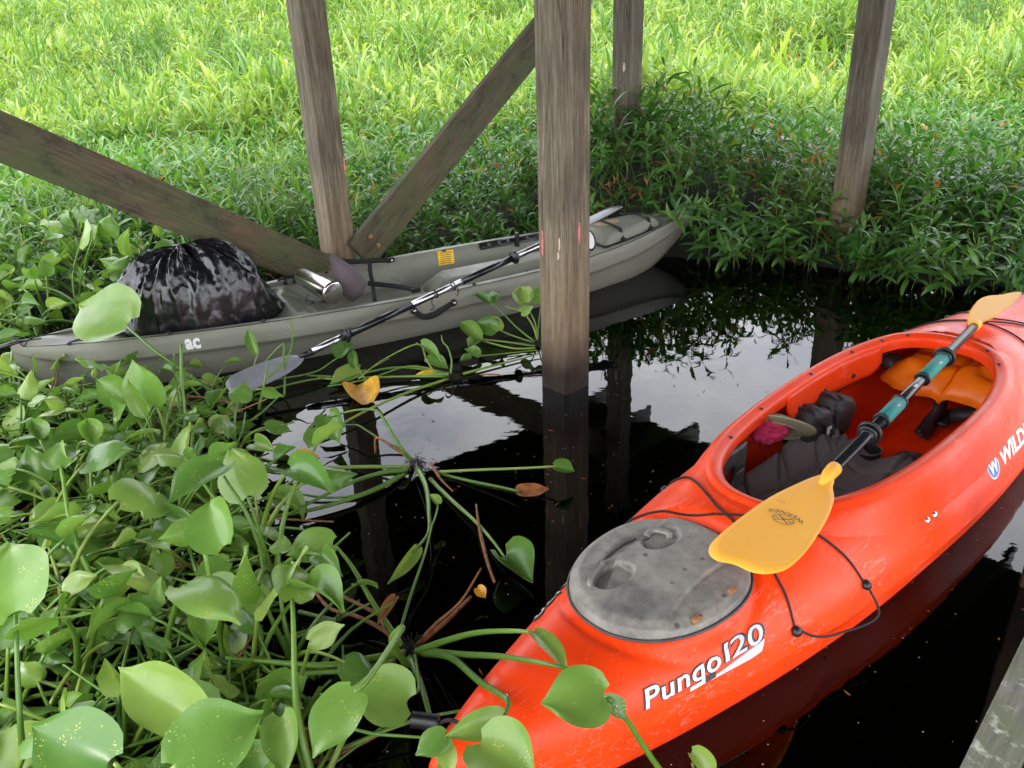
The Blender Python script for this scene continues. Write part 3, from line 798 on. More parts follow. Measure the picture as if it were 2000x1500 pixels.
# seat back: curved shell open to the bow, leaning to the stern
def sbk(a, b):
    th = (b*2-1)*1.25; h = a
    y = math.sin(th)*.215/math.sin(1.25); x = 1.17-.10*math.cos(th)*1.0+(1-math.cos(th))*.06-.06*h*math.cos(th)
    return Vector((x, y, .10+h*(.185-.05*(1-math.cos(th)))))
v, f, _ = grid(14, 31, sbk); o = mk('seat_back', v, f, M['foam'], OK_); o.modifiers.new('s', 'SOLIDIFY').thickness = .022
v, f, _ = tube([sbk(1, k/24)+Vector((-.008, 0, .002)) for k in range(25)], .0085, 8); mk('seat_back_piping', v, f, M['piping'], o)
for q in (.30, .55, .78):
    pass
# side wing of the seat with its oval hole, far side
def wing(a, b):
    th = 2*math.pi*a; r_ = b
    ox, oz = math.cos(th)*.026, math.sin(th)*.034
    kx = max(-1, min(1, math.cos(th)*1.5))*.085; kz = max(-1, min(1, math.sin(th)*1.5))*.085
    return Vector((1.225+ox*(1-r_)+kx*r_, .205-.02*r_*0, .195+oz*(1-r_)+kz*r_))
for sy2 in (1, -1):
    v, f, _ = grid(33, 5, lambda a, b: Vector((wing(a, b).x, sy2*(wing(a, b).y+.02*math.sin(wing(a, b).x*9)), wing(a, b).z)))
    o = mk('seat_wing', v, f, M['grey_plastic'], OK_); o.modifiers.new('s', 'SOLIDIFY').thickness = .012
# foot brace rail on the far wall
ra = OL(1668, 742, .16); rb = OL(1752, 700, .20)
v, f = ribbon(cat([OL(1620, 775, .13), OL(1655, 745, .15), OL(1690, 722, .17), OL(1735, 702, .20)], 5), .022, .008, (0, 0, 1)); mk('foot_brace_rail', v, f, M['grey_plastic'], OK_)
v, f = ribbon(cat([OL(1676, 720, .20), OL(1710, 700, .215), OL(1735, 692, .22)], 4), .02, .010, (0, 0, 1)); fr_ = mk('foot_brace_rail', v, f, M['grey_plastic'], OK_)
for k in range(5):
    p = OL(1682+k*11, 716-k*5.6, .207)+Vector((0, -.006, 0)); vv, ff = lathe([(0, .004), (1, .004)], p, p-Vector((0, .002, 0)), 8); mk('adjustment_hole', vv, ff, M['cord'], fr_)
pp = OL(1738, 708, .20)
v, f = lathe([(0, .02), (.1, .032), (.2, .030), (.3, .034), (.4, .031), (.5, .035), (.6, .031), (.75, .034), (.9, .026), (1, .012)], pp+Vector((-.035, 0, .0)), pp+Vector((.055, -.008, .005)), 16); mk('foot_pedal', [Vector((q.x, q.y, pp.z+(q.z-pp.z)*.75)) for q in v], f, M['grey_plastic'], OK_)

# ------------------------------------------------------------------ things lying in the orange kayak
def crumple(name, c, r3, amp, freq, mat, seed=0, flat=None, rot=0, parent=None, nu=26, nv=40, ridg=False):
    v, f, _ = grid(nu, nv, lambda a, b: Vector((math.sin(a*math.pi)*math.cos(b*2*math.pi), math.sin(a*math.pi)*math.sin(b*2*math.pi), math.cos(a*math.pi))), True)
    out = []; rm = Matrix.Rotation(rot, 3, 'Z')
    for p in v:
        n1 = noise.noise(p*freq+Vector((seed, 0, 0))); n2 = noise.noise(p*freq*2.6+Vector((0, seed, 0)))
        k = 1+amp*((1-2*abs(n1)) if ridg else n1*1.4)+amp*.4*n2
        q = Vector((p.x*r3[0], p.y*r3[1], p.z*r3[2]))*k
        if flat is not None and q.z < -flat: q.z = -flat
        out.append(rm @ q+Vector(c))
    return mk(name, out, f, mat, parent)
oc = at(1500, 836, .245)
tag(crumple('crumpled_cloth', oc, (.060, .046, .036), .34, 1.9, M['crimson'], 3, ridg=True, nu=50, nv=70, rot=.6), 'crumpled crimson cloth lying on the cap beside the seat wing', 'cloth')
# olive cap: crown and brim
cp = empty('cap', at(1535, 862, .20), R(15)); tag(cp, 'khaki green cap propped against the black backpack in the orange kayak', 'cap')
v, f, _ = grid(14, 28, lambda a, b: Vector((math.cos(b*2*math.pi)*.075*math.sin(a*math.pi/2), math.sin(b*2*math.pi)*.062*math.sin(a*math.pi/2), .055*math.cos(a*math.pi/2))), True)
tilt = Matrix.Rotation(R(-42), 3, 'X') @ Matrix.Rotation(R(28), 3, 'Y')
mk('crown', [tilt @ p+Vector((-.02, .02, .03)) for p in v], f, M['khaki'], cp)
v, f, _ = grid(6, 18, lambda a, b: Vector((math.cos((b-.5)*2.6)*(.055+.075*a), math.sin((b-.5)*2.6)*(.060+.035*a), .006+.012*a-.02*math.cos((b-.5)*2.6)*a)))
o = mk('brim', [tilt @ (Matrix.Rotation(R(-70), 3, 'Z') @ p)+Vector((-.02, .02, .03)) for p in v], f, M['khaki'], cp); o.modifiers.new('s', 'SOLIDIFY').thickness = .003
# black backpack
bp_ = empty('backpack', at(1590, 845, .13), R(35)); tag(bp_, 'small black backpack with buckles leaning on the far side of the orange kayak', 'backpack')
def sup(c, r3, e, amp, seed, tiltm=None):
    v, f, _ = grid(22, 32, lambda a, b: Vector((math.copysign(abs(math.sin(a*math.pi)*math.cos(b*2*math.pi))**e, math.cos(b*2*math.pi)), math.copysign(abs(math.sin(a*math.pi)*math.sin(b*2*math.pi))**e, math.sin(b*2*math.pi)), math.copysign(abs(math.cos(a*math.pi))**e, math.cos(a*math.pi)))), True)
    out = []
    for p in v:
        k = 1+amp*(1-2*abs(noise.noise(p*2.3+Vector((seed, 1, 2)))))
        q = Vector((p.x*r3[0]*k, p.y*r3[1]*k, p.z*r3[2]*k)); out.append((tiltm @ q if tiltm else q)+Vector(c))
    return out, f
tm = Matrix.Rotation(R(20), 3, 'Y')
v, f = sup((-.03, .0, .03), (.088, .055, .078), .5, .09, 2, tm); mk('main_pocket', v, f, M['nylon'], bp_)
v, f = sup((.085, -.005, .05), (.066, .052, .068), .5, .09, 7, tm); mk('front_pocket', v, f, M['nylon'], bp_)
v, f = ribbon(cat([(-.06, -.05, .09), (-.02, -.07, .06), (-.01, -.078, .0), (-.03, -.09, -.04)], 5), .025, .004, (1, 0, .3)); st_ = mk('shoulder_strap', v, f, M['strap'], bp_)
v, f = ribbon(cat([(.045, -.04, .10), (.03, -.062, .06), (.03, -.07, .01), (.0, -.11, -.03)], 5), .018, .004, (1, 0, .3)); mk('shoulder_strap', v, f, M['strap'], bp_)
v, f = box((-.012, -.083, .01), (.03, .008, .02)); bevel(mk('buckle', v, f, M['grey_plastic'], bp_, False), .003)
v, f = box((-.03, -.072, .05), (.022, .003, .026)); mk('patch', v, f, M['silver'], bp_, False)
v, f = box((.14, -.03, .075), (.004, .012, .03)); mk('reflector', v, f, M['white'], bp_, False)
# black round thing and open ring beside the seat
tag(crumple('camera_pouch', at(1772, 908, .085), (.062, .048, .042), .12, 2.0, M['nylon'], 9, ridg=True, rot=.3), 'small black zipped pouch on the kayak floor beside the seat', 'pouch')
mg = empty('travel_mug', at(1690, 905, .07)); tag(mg, 'black open mug on the kayak floor in front of the seat', 'mug')
v, f = lathe([(0, .036), (.9, .042), (1, .043)], (0, 0, -.05), (0, 0, .055), 28); f = f[:-1]; mk('cup', v, f, M['black'], mg)
v, f, _ = tube([Vector((math.cos(a*math.pi/14)*.043, math.sin(a*math.pi/14)*.043, .055)) for a in range(28)], .003, 6, closed=True); mk('rim', v, f, M['grey_plastic'], mg)
# orange life vest in the bow end of the cockpit
pf = empty('life_vest', at(1858, 762, .135), R(41)); tag(pf, 'folded orange life vest with black straps in the front of the cockpit', 'life vest')
def pfd(a, b):
    x = (a-.5)*.42; y = (b-.5)*.40
    ed = min(1, min(a, 1-a)*7)*min(1, min(b, 1-b)*7)
    z = .05+.075*ed**.5+.022*noise.noise(Vector((x*7, y*7, 1)))+.010*noise.noise(Vector((x*20, y*20, 4)))+.020*(1-2*abs(noise.noise(Vector((x*7+y*5, y*6, 8)))))+.10*sst(-.02, .21, x)
    z -= .02*math.exp(-((y+.02)/.012)**2)
    x += .03*noise.noise(Vector((y*6, 0, 9))); y += .05*noise.noise(Vector((x*6, 3, 0)))
    return Vector((x+.08, y*(1-.3*sst(-.1, .2, x))+.0, z-.05))
v, f, _ = grid(44, 44, pfd); o = mk('vest_panel', v, f, M['pfd'], pf); o.modifiers.new('s', 'SOLIDIFY').thickness = .02
def onp(a, b, l=.004): p = pfd(a, b); return p+Vector((0, 0, l))
v, f = ribbon([onp(.82-.05*math.sin(k/10*3), .92-k/10*.9) for k in range(11)], .02, .004, (1, 0, 0)); mk('strap', v, f, M['strap'], pf)
for (a0_, b0_, a1_, b1_) in ((.15, .75, .75, .45), (.2, .4, .7, .25), (.55, .7, .5, .2)):
    v, f, _ = tube([onp(a0_+(a1_-a0_)*k/12, b0_+(b1_-b0_)*k/12, .004) for k in range(13)], .0042, 6); mk('piping', v, f, M['trim'], pf)
fi = frame_of(pf).inverted()
v, f = ribbon(cat([fi @ at(1838, 780, .14), fi @ at(1835, 800, .10), fi @ at(1818, 825, .06), fi @ at(1800, 850, .04)], 5), .055, .014, (1, -.4, 0)); mk('waist_strap', v, f, M['nylon'], pf)
v, f = ribbon(cat([fi @ at(1905, 800, .11), fi @ at(1880, 808, .09), fi @ at(1850, 815, .06), fi @ at(1835, 830, .05)], 5), .05, .014, (.3, 1, 0)); mk('waist_strap', v, f, M['nylon'], pf)
v, f = box(fi @ at(1801, 848, .045), (.03, .02, .012)); bevel(mk('clip', v, f, M['black'], pf, False), .003)

# ------------------------------------------------------------------ kayak paddles
def make_blade_outline(out, sx=1, sy_=1):
    return [(x*sx, y*sy_) for x, y in out]
NEAR = [(.490, .014), (.470, .026), (.412, .046), (.296, .073), (.158, .085), (.064, .087), (.018, .081), (-.006, .066), (-.012, .042), (.002, .010), (.002, -.034), (.021, -.066), (.065, -.087), (.158, -.089), (.289, -.074), (.386, -.052), (.439, -.027), (.478, -.014)]
def blade(name, outl, mat, parent, mtx, dish=.02, th=.004, res=4):
    pts = cat([Vector((x, y, 0)) for x, y in outl]+[Vector((outl[0][0], outl[0][1], 0))], res)[:-1]
    n = len(pts); cx = .24; rings = 7; v = []; f = []
    def zz(p): return dish*((p.y/.09)**2)*.4+dish*((.5-p.x)/.5)**2*1.0+.003*math.exp(-(p.y/.02)**2)*sst(.2, .5, p.x)
    for side in (1, -1):
        for r_ in range(rings+1):
            k = r_/rings
            for p in pts:
                q = Vector((cx+(p.x-cx)*k, p.y*k, 0)); q.z = zz(q)+side*th/2*(1-k**6*.7); v.append(q)
    off = (rings+1)*n
    for r_ in range(rings):
        for j in range(n):
            j2 = (j+1) % n
            a, b, c, d = r_*n+j, r_*n+j2, (r_+1)*n+j2, (r_+1)*n+j
            f.append((a, d, c, b)); f.append((off+a, off+b, off+c, off+d))
    for j in range(n):
        j2 = (j+1) % n; f.append((rings*n+j, off+rings*n+j, off+rings*n+j2, rings*n+j2))
    return mk(name, [mtx @ p for p in v], f, mat, parent), zz
# amber paddle over the orange kayak
A_ = Vector((.47915, 1.38559, .343)); B_ = at(1900, 645, .388); 
dirp = (B_-A_); PLN = 2.19
pd = bpy.data.objects.new('kayak_paddle', None); C.objects.link(pd)
ax = dirp.normalized(); ay = Vector((0, 0, 1)).cross(ax).normalized(); az = ax.cross(ay)
PM = Matrix.Translation(A_) @ Matrix((ax, ay, az)).transposed().to_4x4(); pd.matrix_world = PM
tag(pd, 'amber bladed kayak paddle with black shaft and teal grips across the orange cockpit', 'paddle')
def tpar(px, py_):
    """distance along the paddle seen at a photo coordinate"""
    d = fwd*FPX+cr*(px-1000)-cu*(py_-750); o = Vector((0, 0, CAMH))
    w0 = A_-o; a, b, c = 1.0, ax.dot(d), d.dot(d); dd, e = ax.dot(w0), d.dot(w0)
    return (b*e-c*dd)/(a*c-b*b)
b1, zzf = blade('blade', NEAR, M['amber'], pd, Matrix.Identity(4), .012)
v, f, _ = tube([(.43, 0, .006), (.47, 0, .010), (.50, 0, .012), (.515, 0, .012)], [.006, .017, .019, .019], 14); mk('blade_socket', v, f, M['amber'], b1)
v, f, _ = tube([(.50, 0, .012), (tpar(1958, 585)-.37, 0, .012)], .0155, 16); mk('shaft', v, f, M['carbon'], pd)
TL_ = tpar(1958, 585); print('tl', TL_, tpar(1900, 645))
M2 = Matrix.Translation((TL_, 0, .010)) @ Matrix.Rotation(math.pi, 4, 'Z') @ Matrix.Rotation(R(24), 4, 'X') @ Matrix.Scale(.76, 4, (1, 0, 0)) @ Matrix.Scale(.9, 4, (0, 1, 0))
b2, _ = blade('blade', [(x, -y) for x, y in NEAR[::-1]], M['amber'], pd, M2, .012)
v, f, _ = tube([(TL_-.32, 0, .012), (TL_-.35, 0, .012), (TL_-.375, 0, .012), (TL_-.39, 0, .012)], [.006, .017, .019, .019], 14); mk('blade_socket', v, f, M['amber'], b2)
tg = [(tpar(1719, 828), tpar(1755, 792)), (tpar(1795, 743), tpar(1840, 705))]
for g0, g1 in tg:
    v, f, _ = tube([(g0, 0, .012), (g0+.006, 0, .012), (g1-.006, 0, .012), (g1, 0, .012)], [.017, .0215, .0215, .017], 16); g_ = mk('grip', v, f, M['teal'], pd)
    for q in (g0, g1):
        v, f, _ = tube([Vector((q, math.cos(k*math.pi/10)*.0205, .012+math.sin(k*math.pi/10)*.0205)) for k in range(20)], .0045, 6, closed=True); mk('grip_ring', v, f, M['black'], g_)
    v, f = box(((g0+g1)/2+.02, -.013, .029), (.02, .008, .001)); mk('grip_print', v, f, M['silver'], g_, False)
for px, py_ in ((1697, 853), (1838, 700)):
    t = tpar(px, py_)
    for dt, rr in ((-.014, .022), (0, .030), (.014, .022)):
        v, f, _ = tube([Vector((t+dt, math.cos(k*math.pi/12)*rr, .012+math.sin(k*math.pi/12)*rr)) for k in range(24)], .0055, 8, closed=True); mk('drip_ring', v, f, M['black'], pd)
    v, f = lathe([(0, .017), (.2, .021), (.5, .026), (.8, .021), (1, .017)], (t-.025, 0, .012), (t+.025, 0, .012), 18); mk('drip_ring', v, f, M['black'], pd)
tj = (tpar(1762, 783)+tpar(1795, 748))/2
v, f = box((tj, -.009, .0265), (.022, .010, .001)); mk('ferrule_label', v, f, M['silver'], pd, False)
# maker print on the near blade
def bprint(v, f, mat, name='blade_print', off=(0, 0), rot=90, lift=.0032):
    rm = Matrix.Rotation(R(rot), 3, 'Z'); out = []
    for p in v:
        q = rm @ p+Vector((off[0], off[1], 0)); q.z = zzf(q)+.002+lift; out.append(q)
    mk(name, out, f, mat, b1, False)
v, f = text_mesh('WERNER', .021, 0, .0000, 1.1, 3); wd = span(v); v = [Vector((p.x-wd/2, p.y-.0012*0-.10*(p.x-wd/2)**2*20*-1*0, 0)) for p in v]
v = [Vector((p.x, p.y+8*p.x*p.x, 0)) for p in v]
bprint(v, f, M['dark_vinyl'], off=(.262, .005))
v, f = disc(.0225, 32, 0, 0, .0208); v = [Vector((p.x*1.15, p.y*.85, 0)) for p in v]; bprint(v, f, M['dark_vinyl'], off=(.226, .004))
mbp = MB()
for a_, b_ in (((-.016, -.012), (.016, .012)), ((-.016, .012), (.016, -.012)), ((-.022, 0.004), (-.012, 0.0)), ((.012, 0.0), (.022, .004)), ((-.005, -.006), (.0, -.001)), ((.0, -.001), (.005, -.006))):
    a_ = Vector((*a_, 0)); b_ = Vector((*b_, 0)); n_ = (b_-a_).normalized(); n_ = Vector((-n_.y, n_.x, 0))*.0012
    mbp.add([a_-n_, b_-n_, b_+n_, a_+n_], [(0, 1, 2, 3)])
bprint(mbp.v, mbp.f, M['dark_vinyl'], off=(.226, .004), lift=.0036)
v, f = text_mesh('SKAGIT', .006, 0, 0, 1.1, 2); bprint(v, f, M['dark_vinyl'], off=(.295, .03))

# ------------------------------------------------------------------ grey sit-on-top kayak
GK = empty('fishing_kayak', (-2.163, 3.185, 0), R(30)); GK.rotation_euler = (R(2.0), 0, R(30))
tag(GK, 'olive grey sit on top kayak loaded with gear behind the nearest post', 'kayak')
FG = frame_of(GK)
def GL(px, py_, z): return FG.inverted() @ at(px, py_, z)
LG = 3.93; YC = .02
GW = [(0, .012), (.08, .05), (.3, .125), (.7, .225), (1.2, .305), (1.7, .350), (2.2, .360), (2.7, .330), (3.2, .240), (3.6, .125), (3.85, .04), (3.93, .010)]
GG = [(0, .262), (.4, .250), (1.2, .238), (2.2, .235), (3.0, .245), (3.5, .275), (3.93, .315)]
GKL = [(0, .17), (.10, .05), (.28, -.06), (.5, -.10), (3.1, -.10), (3.5, -.03), (3.8, .13), (3.93, .25)]
def rbox(s, v_, s0, s1, vh, soft_s=.07, soft_v=.10, vc=0):
    return sst(s0-soft_s/2, s0+soft_s/2, s)*(1-sst(s1-soft_s/2, s1+soft_s/2, s))*(1-sst(vh-soft_v/2, vh+soft_v/2, abs(v_-vc)))
def gtop(s, y):
    w = itp(GW, s); g = itp(GG, s); v_ = y/w; z = g
    z -= .020*rbox(s, v_, .18, 3.80, .86, .12, .08)
    z -= .055*rbox(s, v_, .46, 1.20, .74, .10, .10)
    z -= .115*rbox(s, v_, 1.34, 2.02, .70, .22, .16)
    m1 = rbox(s, v_, 1.90, 3.00, .80, .22, .07); ctr = 1-sst(.20, .34, abs(v_)); z -= .135*m1*(1-ctr*.85)*(1-rbox(s, v_, 1.34, 2.0, .70, .22, .16))
    z -= .022*rbox(s, v_, 1.23, 1.32, .5, .03, .1)
    # moulded foot steps on the far and near walls
    for q in (2.30, 2.50, 2.70): z += .02*math.exp(-((s-q)/.03)**2)*m1*(1-ctr)*sst(.4, .7, abs(v_))
    # cup ring on the console
    dd = math.hypot(s-2.02, y+.03*0); z += .012*math.exp(-((dd-.058)/.010)**2)-.02*(1-sst(.03, .055, dd))
    # small oval scupper well near the seat's rear
    dd = math.hypot((s-1.50)/1.5, y-.10); z -= .02*(1-sst(.025, .04, dd))
    z += .02*(1-sst(.0, .3, s))*(1-abs(v_))+.02*sst(3.6, 3.9, s)*(1-abs(v_))
    return z
mb = MB(); NU, NV = 300, 66
v, f, _ = grid(NU, NV, lambda a, b: Vector((a*LG, YC+vd(b)*itp(GW, a*LG), gtop(a*LG, vd(b)*itp(GW, a*LG)))))
mb.add(v, f)
gp = [(0, 0, 1.0), (1, .006, .995), (1, .014, .97), (1, .020, .88), (1, .023, .76), (1, .023, .735), (1, .008, .715), (.99, 0, .62), (.95, 0, .45), (.86, 0, .25), (.62, 0, .07), (.3, 0, .01), (0, 0, 0)]
def ghull(a, b):
    s = a*LG; w = itp(GW, s); g = itp(GG, s); zk = itp(GKL, s); n = len(gp)*2-3
    k = int(round(b*(2*len(gp)-3))); side = 1 if k < len(gp)-1 else -1
    idx = k+1 if side > 0 else (2*len(gp)-2-k)
    idx = max(1, min(len(gp)-1, idx))
    q, o, t = gp[idx]
    en = min(1, s/.15, (LG-s)/.15)
    hfix = .10+.24 # nominal depth
    z = g-(1-t)*hfix*min(1, (g-zk)/hfix)
    return Vector((s, YC+side*(q*w+o*en), z))
v, f, _ = grid(150, 2*len(gp)-2, ghull); mb.add(v, [q[::-1] for q in f])
mb.build('hull', M['olive'], GK)
def gd(s, y, l=.003):  # point on the deck
    return Vector((s, y, gtop(s, y-YC)+l))
# front hatch: raised padded lid with two straps
def lid(a, b):
    s = 3.08+a*.50; w = itp(GW, s)*.66; y = YC+(b*2-1)*w
    e = min(1, min(a, 1-a)*9)*min(1, min(b, 1-b)*9)
    return Vector((s, y, itp(GG, s)-.012+.055*e**.45+.008*math.cos((b*2-1)*1.5)))
v, f, _ = grid(40, 30, lid); ld = mk('hatch_lid', v, f, M['olive'], GK)
v, f, _ = tube([lid(min(1, max(0, q[0])), min(1, max(0, q[1])))+Vector((0, 0, -.004)) for q in [(k/20, 0) for k in range(21)]+[(1, k/10) for k in range(1, 11)]+[(1-k/20, 1) for k in range(1, 21)]+[(0, 1-k/10) for k in range(1, 10)]], .006, 6, closed=True); mk('hatch_seal', v, f, M['black'], ld)
for a in (.30, .80):
    s = 3.08+a*.50
    pts = [Vector((s+.02*k/10, p.y, p.z+.006)) for k, p in enumerate([lid(a, b/10) for b in range(11)])]
    pts = [Vector((s-.01, pts[0].y-.03, itp(GG, s)+.004))]+pts+[Vector((s+.03, pts[-1].y+.03, itp(GG, s)+.004))]
    v, f = ribbon(cat(pts, 2), .026, .004, (1, 0, 0)); st = mk('hatch_strap', v, f, M['strap'], ld)
    v, f = lathe([(0, .014), (.6, .014), (1, .008)], pts[0]-Vector((0, .002, .004)), pts[0]+Vector((0, -.002, .010)), 12); mk('strap_end', v, f, M['black'], st)
e_ = []
for k in range(24):
    th = 2*math.pi*k/24; a = .33+.20*math.cos(th)*.9; b = .60+.16*math.sin(th); e_.append(lid(a, b)+Vector((0, 0, .0025)))
e_.append(lid(.33, .60)+Vector((0, 0, .003))); mk('oval_decal', e_, [(24, k, (k+1) % 24) for k in range(24)], M['tan'], ld, False)
v, f = ribbon(cat([GL(1210, 417, .36), GL(1250, 419, .36), GL(1262, 425, .355)], 4), .016, .006, (1, 0, 0)); mk('lid_handle', v, f, M['black'], ld)
# stickers, rails, fittings
def gwall(px, py_, w, h, mat, name, y, pr=GK):
    p = GL(px, py_, .2)
    d_ = (at(px, py_, 0)-Vector((0, 0, CAMH))); dl = FG.inverted().to_3x3() @ d_; o_ = FG.inverted() @ Vector((0, 0, CAMH))
    t = (y-o_.y)/dl.y; p = o_+dl*t
    v = [p+Vector((-w/2, 0, -h/2)), p+Vector((w/2, 0, -h/2)), p+Vector((w/2, .004, h/2)), p+Vector((-w/2, .004, h/2))]
    return mk(name, v, [(0, 1, 2, 3)], mat, pr, False), p
def wall_y(s, z):
    """y of the far inner wall at height z"""
    w = itp(GW, s)
    for k in range(400):
        y = w*(.98-k*.002)
        if gtop(s, y) < z: return y+YC
    return w*.7
def ray_wall(px, py_, s_guess):
    o_ = FG.inverted() @ Vector((0, 0, CAMH)); dl = (FG.inverted() @ at(px, py_, 0))-o_
    best = None
    for k in range(2000):
        t = .5+k*.0005; p = o_+dl*t
        if 0 < p.x < LG and abs(p.y-YC) < itp(GW, p.x) and p.z < gtop(p.x, p.y-YC): return p, dl.normalized()
    return o_+dl*.8, dl.normalized()
cor = [ray_wall(x, y, 0)[0] for x, y in ((856, 518), (888, 514), (886, 488), (854, 491))]
dl_ = ray_wall(870, 502, 0)[1]
def gpatch(name, pts, mat, n=7, lift=.004, par=GK):
    a, b, c, d = pts; v = []
    for i in range(n):
        for j in range(n):
            u_, w_ = i/(n-1), j/(n-1); x = (a[0]*(1-u_)+b[0]*u_)*(1-w_)+(d[0]*(1-u_)+c[0]*u_)*w_; y = (a[1]*(1-u_)+b[1]*u_)*(1-w_)+(d[1]*(1-u_)+c[1]*u_)*w_
            p, dd = ray_wall(x, y, 0); v.append(p-dd*lift)
    f = [(i*n+j, (i+1)*n+j, (i+1)*n+j+1, i*n+j+1) for i in range(n-1) for j in range(n-1)]
    return mk(name, v, f, mat, par, False)
stk = gpatch('warning_sticker', [(857, 519), (888, 514), (885, 487), (854, 491)], M['yellow_vinyl'])
for k in range(6):
    yy = 494+k*4; gpatch('printed_line', [(860, yy+1.4), (881, yy-1.4), (881, yy-2.4), (860, yy+.4)], M['dark_vinyl'], 2, .006, stk)
gpatch('foot_rail', [(938, 489), (1056, 468), (1054, 453), (935, 475)], M['black'], 8, .012)
for (cx, cy) in ((955, 478), (975, 475), (992, 471), (1010, 469), (1030, 465)):
    p, dd = ray_wall(cx, cy, 0); vv, ff = lathe([(0, .012), (.6, .012), (1, .009)], p-dd*.010, p-dd*.022, 8); mk('rail_stud', vv, ff, M['grey_plastic'], GK)
p, dd = ray_wall(1010, 468, 0); vv, ff = box(p-dd*.03, (.02, .03, .09)); bevel(mk('foot_peg', vv, ff, M['black'], GK, False), .005)
# 'ac' on the near flank: white cut letters
v, f = text_mesh('ac', .085, .0, .0035, 1.02, 4); wd = span(v)
out = []
for p in v:
    s = .668+p.x*.064/wd; w = itp(GW, s); g = itp(GG, s); t = p.y
    out.append(Vector((s, YC-(w+.0245-.004*t/.05)-.0005, g-.070+t*1.1)))
mk('letter_decal', out, f, M['white'], GK, False)
# side carry handle with two studs, cords round the paddle
h0 = Vector((1.735, YC-itp(GW, 1.735)-.030, .178)); h1 = Vector((1.955, YC-itp(GW, 1.955)-.030, .178))
v, f = ribbon(cat([h0, h0+Vector((.035, -.012, -.035)), (h0+h1)/2+Vector((-.02, -.02, -.038)), h1+Vector((-.06, -.012, -.015)), h1], 5), .028, .005, (.0, .2, 1)); mk('carry_strap', v, f, M['strap'], GK)
for p in (h0, h1):
    vv, ff = lathe([(0, .018), (.6, .018), (.7, .009), (1, .006)], p+Vector((0, .006, 0)), p+Vector((0, -.010, 0)), 14); mk('strap_bolt', vv, ff, M['black'], GK)
    vv, ff = lathe([(0, .008), (.7, .008), (1, .004)], p+Vector((0, -.010, 0)), p+Vector((0, -.014, 0)), 12); mk('bolt_head', vv, ff, M['steel'], GK)
# stern fittings: black moulded end handle, cords, cleat
v, f, _ = tube([(-.10, YC+.0, .258), (.02, YC, .272), (.12, YC, .268)], [.012, .017, .010], 8, flat=.6); mk('end_handle', v, f, M['black'], GK)
cordG = lambda pts, r=.003: cord(pts, r, 'deck_cord', M['cord'], GK)
cordG([gd(.05, -.03, .01), gd(.1, -.02, .03), gd(.28, .10, .012), gd(.42, .15, .01)])
cordG([gd(.22, -.08, .008), gd(.34, .02, .012), gd(.43, .12, .012), gd(.60, .18, .02)])
cordG([gd(.22, -.08, .008), gd(.45, -.06, .03), gd(.55, -.10, .03), gd(.62, -.165, .012)])
cordG([gd(.05, -.03, .01), gd(.02, .02, .02), gd(.06, .05, .01)])
for s_, y_ in ((.22, -.085), (.33, .125), (.62, -.175), (1.02, -.245), (2.45, -.285), (1.60, .325), (1.52, .315), (2.25, .33), (3.0, .27), (2.85, -.25), (2.10, -.325)):
    p = gd(s_, y_, 0); vv, ff = lathe([(0, .011), (.5, .011), (1, .005)], p, p+Vector((0, 0, .010)), 10); mk('deck_screw', vv, ff, M['black'], GK)
p = gd(1.30, .285, .0)
v, f, _ = tube(cat([p+Vector((-.06, 0, .028)), p+Vector((-.02, 0, .034)), p+Vector((.03, 0, .034)), p+Vector((.07, 0, .030))], 4), .006, 8); cl_ = mk('cleat', v, f, M['black'], GK)
for q in (-.02, .03):
    vv, ff = lathe([(0, .011), (1, .006)], p+Vector((q, 0, 0)), p+Vector((q, 0, .032)), 10); mk('cleat_foot', vv, ff, M['black'], cl_)
# folded-down seat back (mauve) and its straps
sb = [(646, 494, .40), (652, 520, .33), (660, 548, .27), (672, 572, .21), (690, 588, .155), (706, 584, .155), (717, 566, .19), (718, 548, .235), (700, 528, .30), (676, 508, .36)]
pts = [GL(*q) for q in sb]
# put the panel on a plane standing across the seat
pl = []
for (px, py_, z) in sb:
    o_ = FG.inverted() @ Vector((0, 0, CAMH)); dl = (FG.inverted() @ at(px, py_, 0))-o_; 
    nrm_ = Vector((.50, -.86, .10)).normalized(); pp0 = Vector((1.68, .02, .2)); t = (pp0-o_).dot(nrm_)/dl.dot(nrm_); pl.append(o_+dl*t)
n = len(pl); cen_ = sum(pl, Vector())/n; v = []; f = []
P_ = cat(pl+[pl[0]], 4)[:-1]; n = len(P_)
for side in (1, -1):
    for r_ in range(5):
        k = r_/4
        for p in P_: v.append(cen_+(p-cen_)*k+nrm_*(side*.014*(1-k**4)-.05*k*k+.03))
for r_ in range(4):
    for j in range(n):
        j2 = (j+1) % n; a = r_*n+j; b = r_*n+j2; c = b+n; d = a+n; off = 5*n
        f.append((a, b, c, d)); f.append((off+a, off+d, off+c, off+b))
for j in range(n): f.append((4*n+j, 4*n+(j+1) % n, 9*n+(j+1) % n, 9*n+j))
sbk_ = mk('seat_back', v, f, M['mauve'], GK)
v, f, _ = tube([cen_+(p-cen_)*.93-nrm_*.012 for p in P_], .003, 6, closed=True); mk('seat_back_seam', v, f, M['seat'], sbk_)
def strapG(pix, w=.026, side=(0, .2, 1)):
    v, f = ribbon(cat([GL(*q) for q in pix], 5), w, .004, side); return mk('seat_strap', v, f, M['strap'], GK)
strapG([(668, 510, .30), (700, 511, .29), (735, 509, .28), (768, 508, .265)])
strapG([(722, 512, .285), (723, 530, .24), (728, 556, .18), (732, 588, .15)], .022, (1, 0, 0))
strapG([(718, 553, .22), (745, 556, .21), (780, 560, .215), (812, 566, .22)])
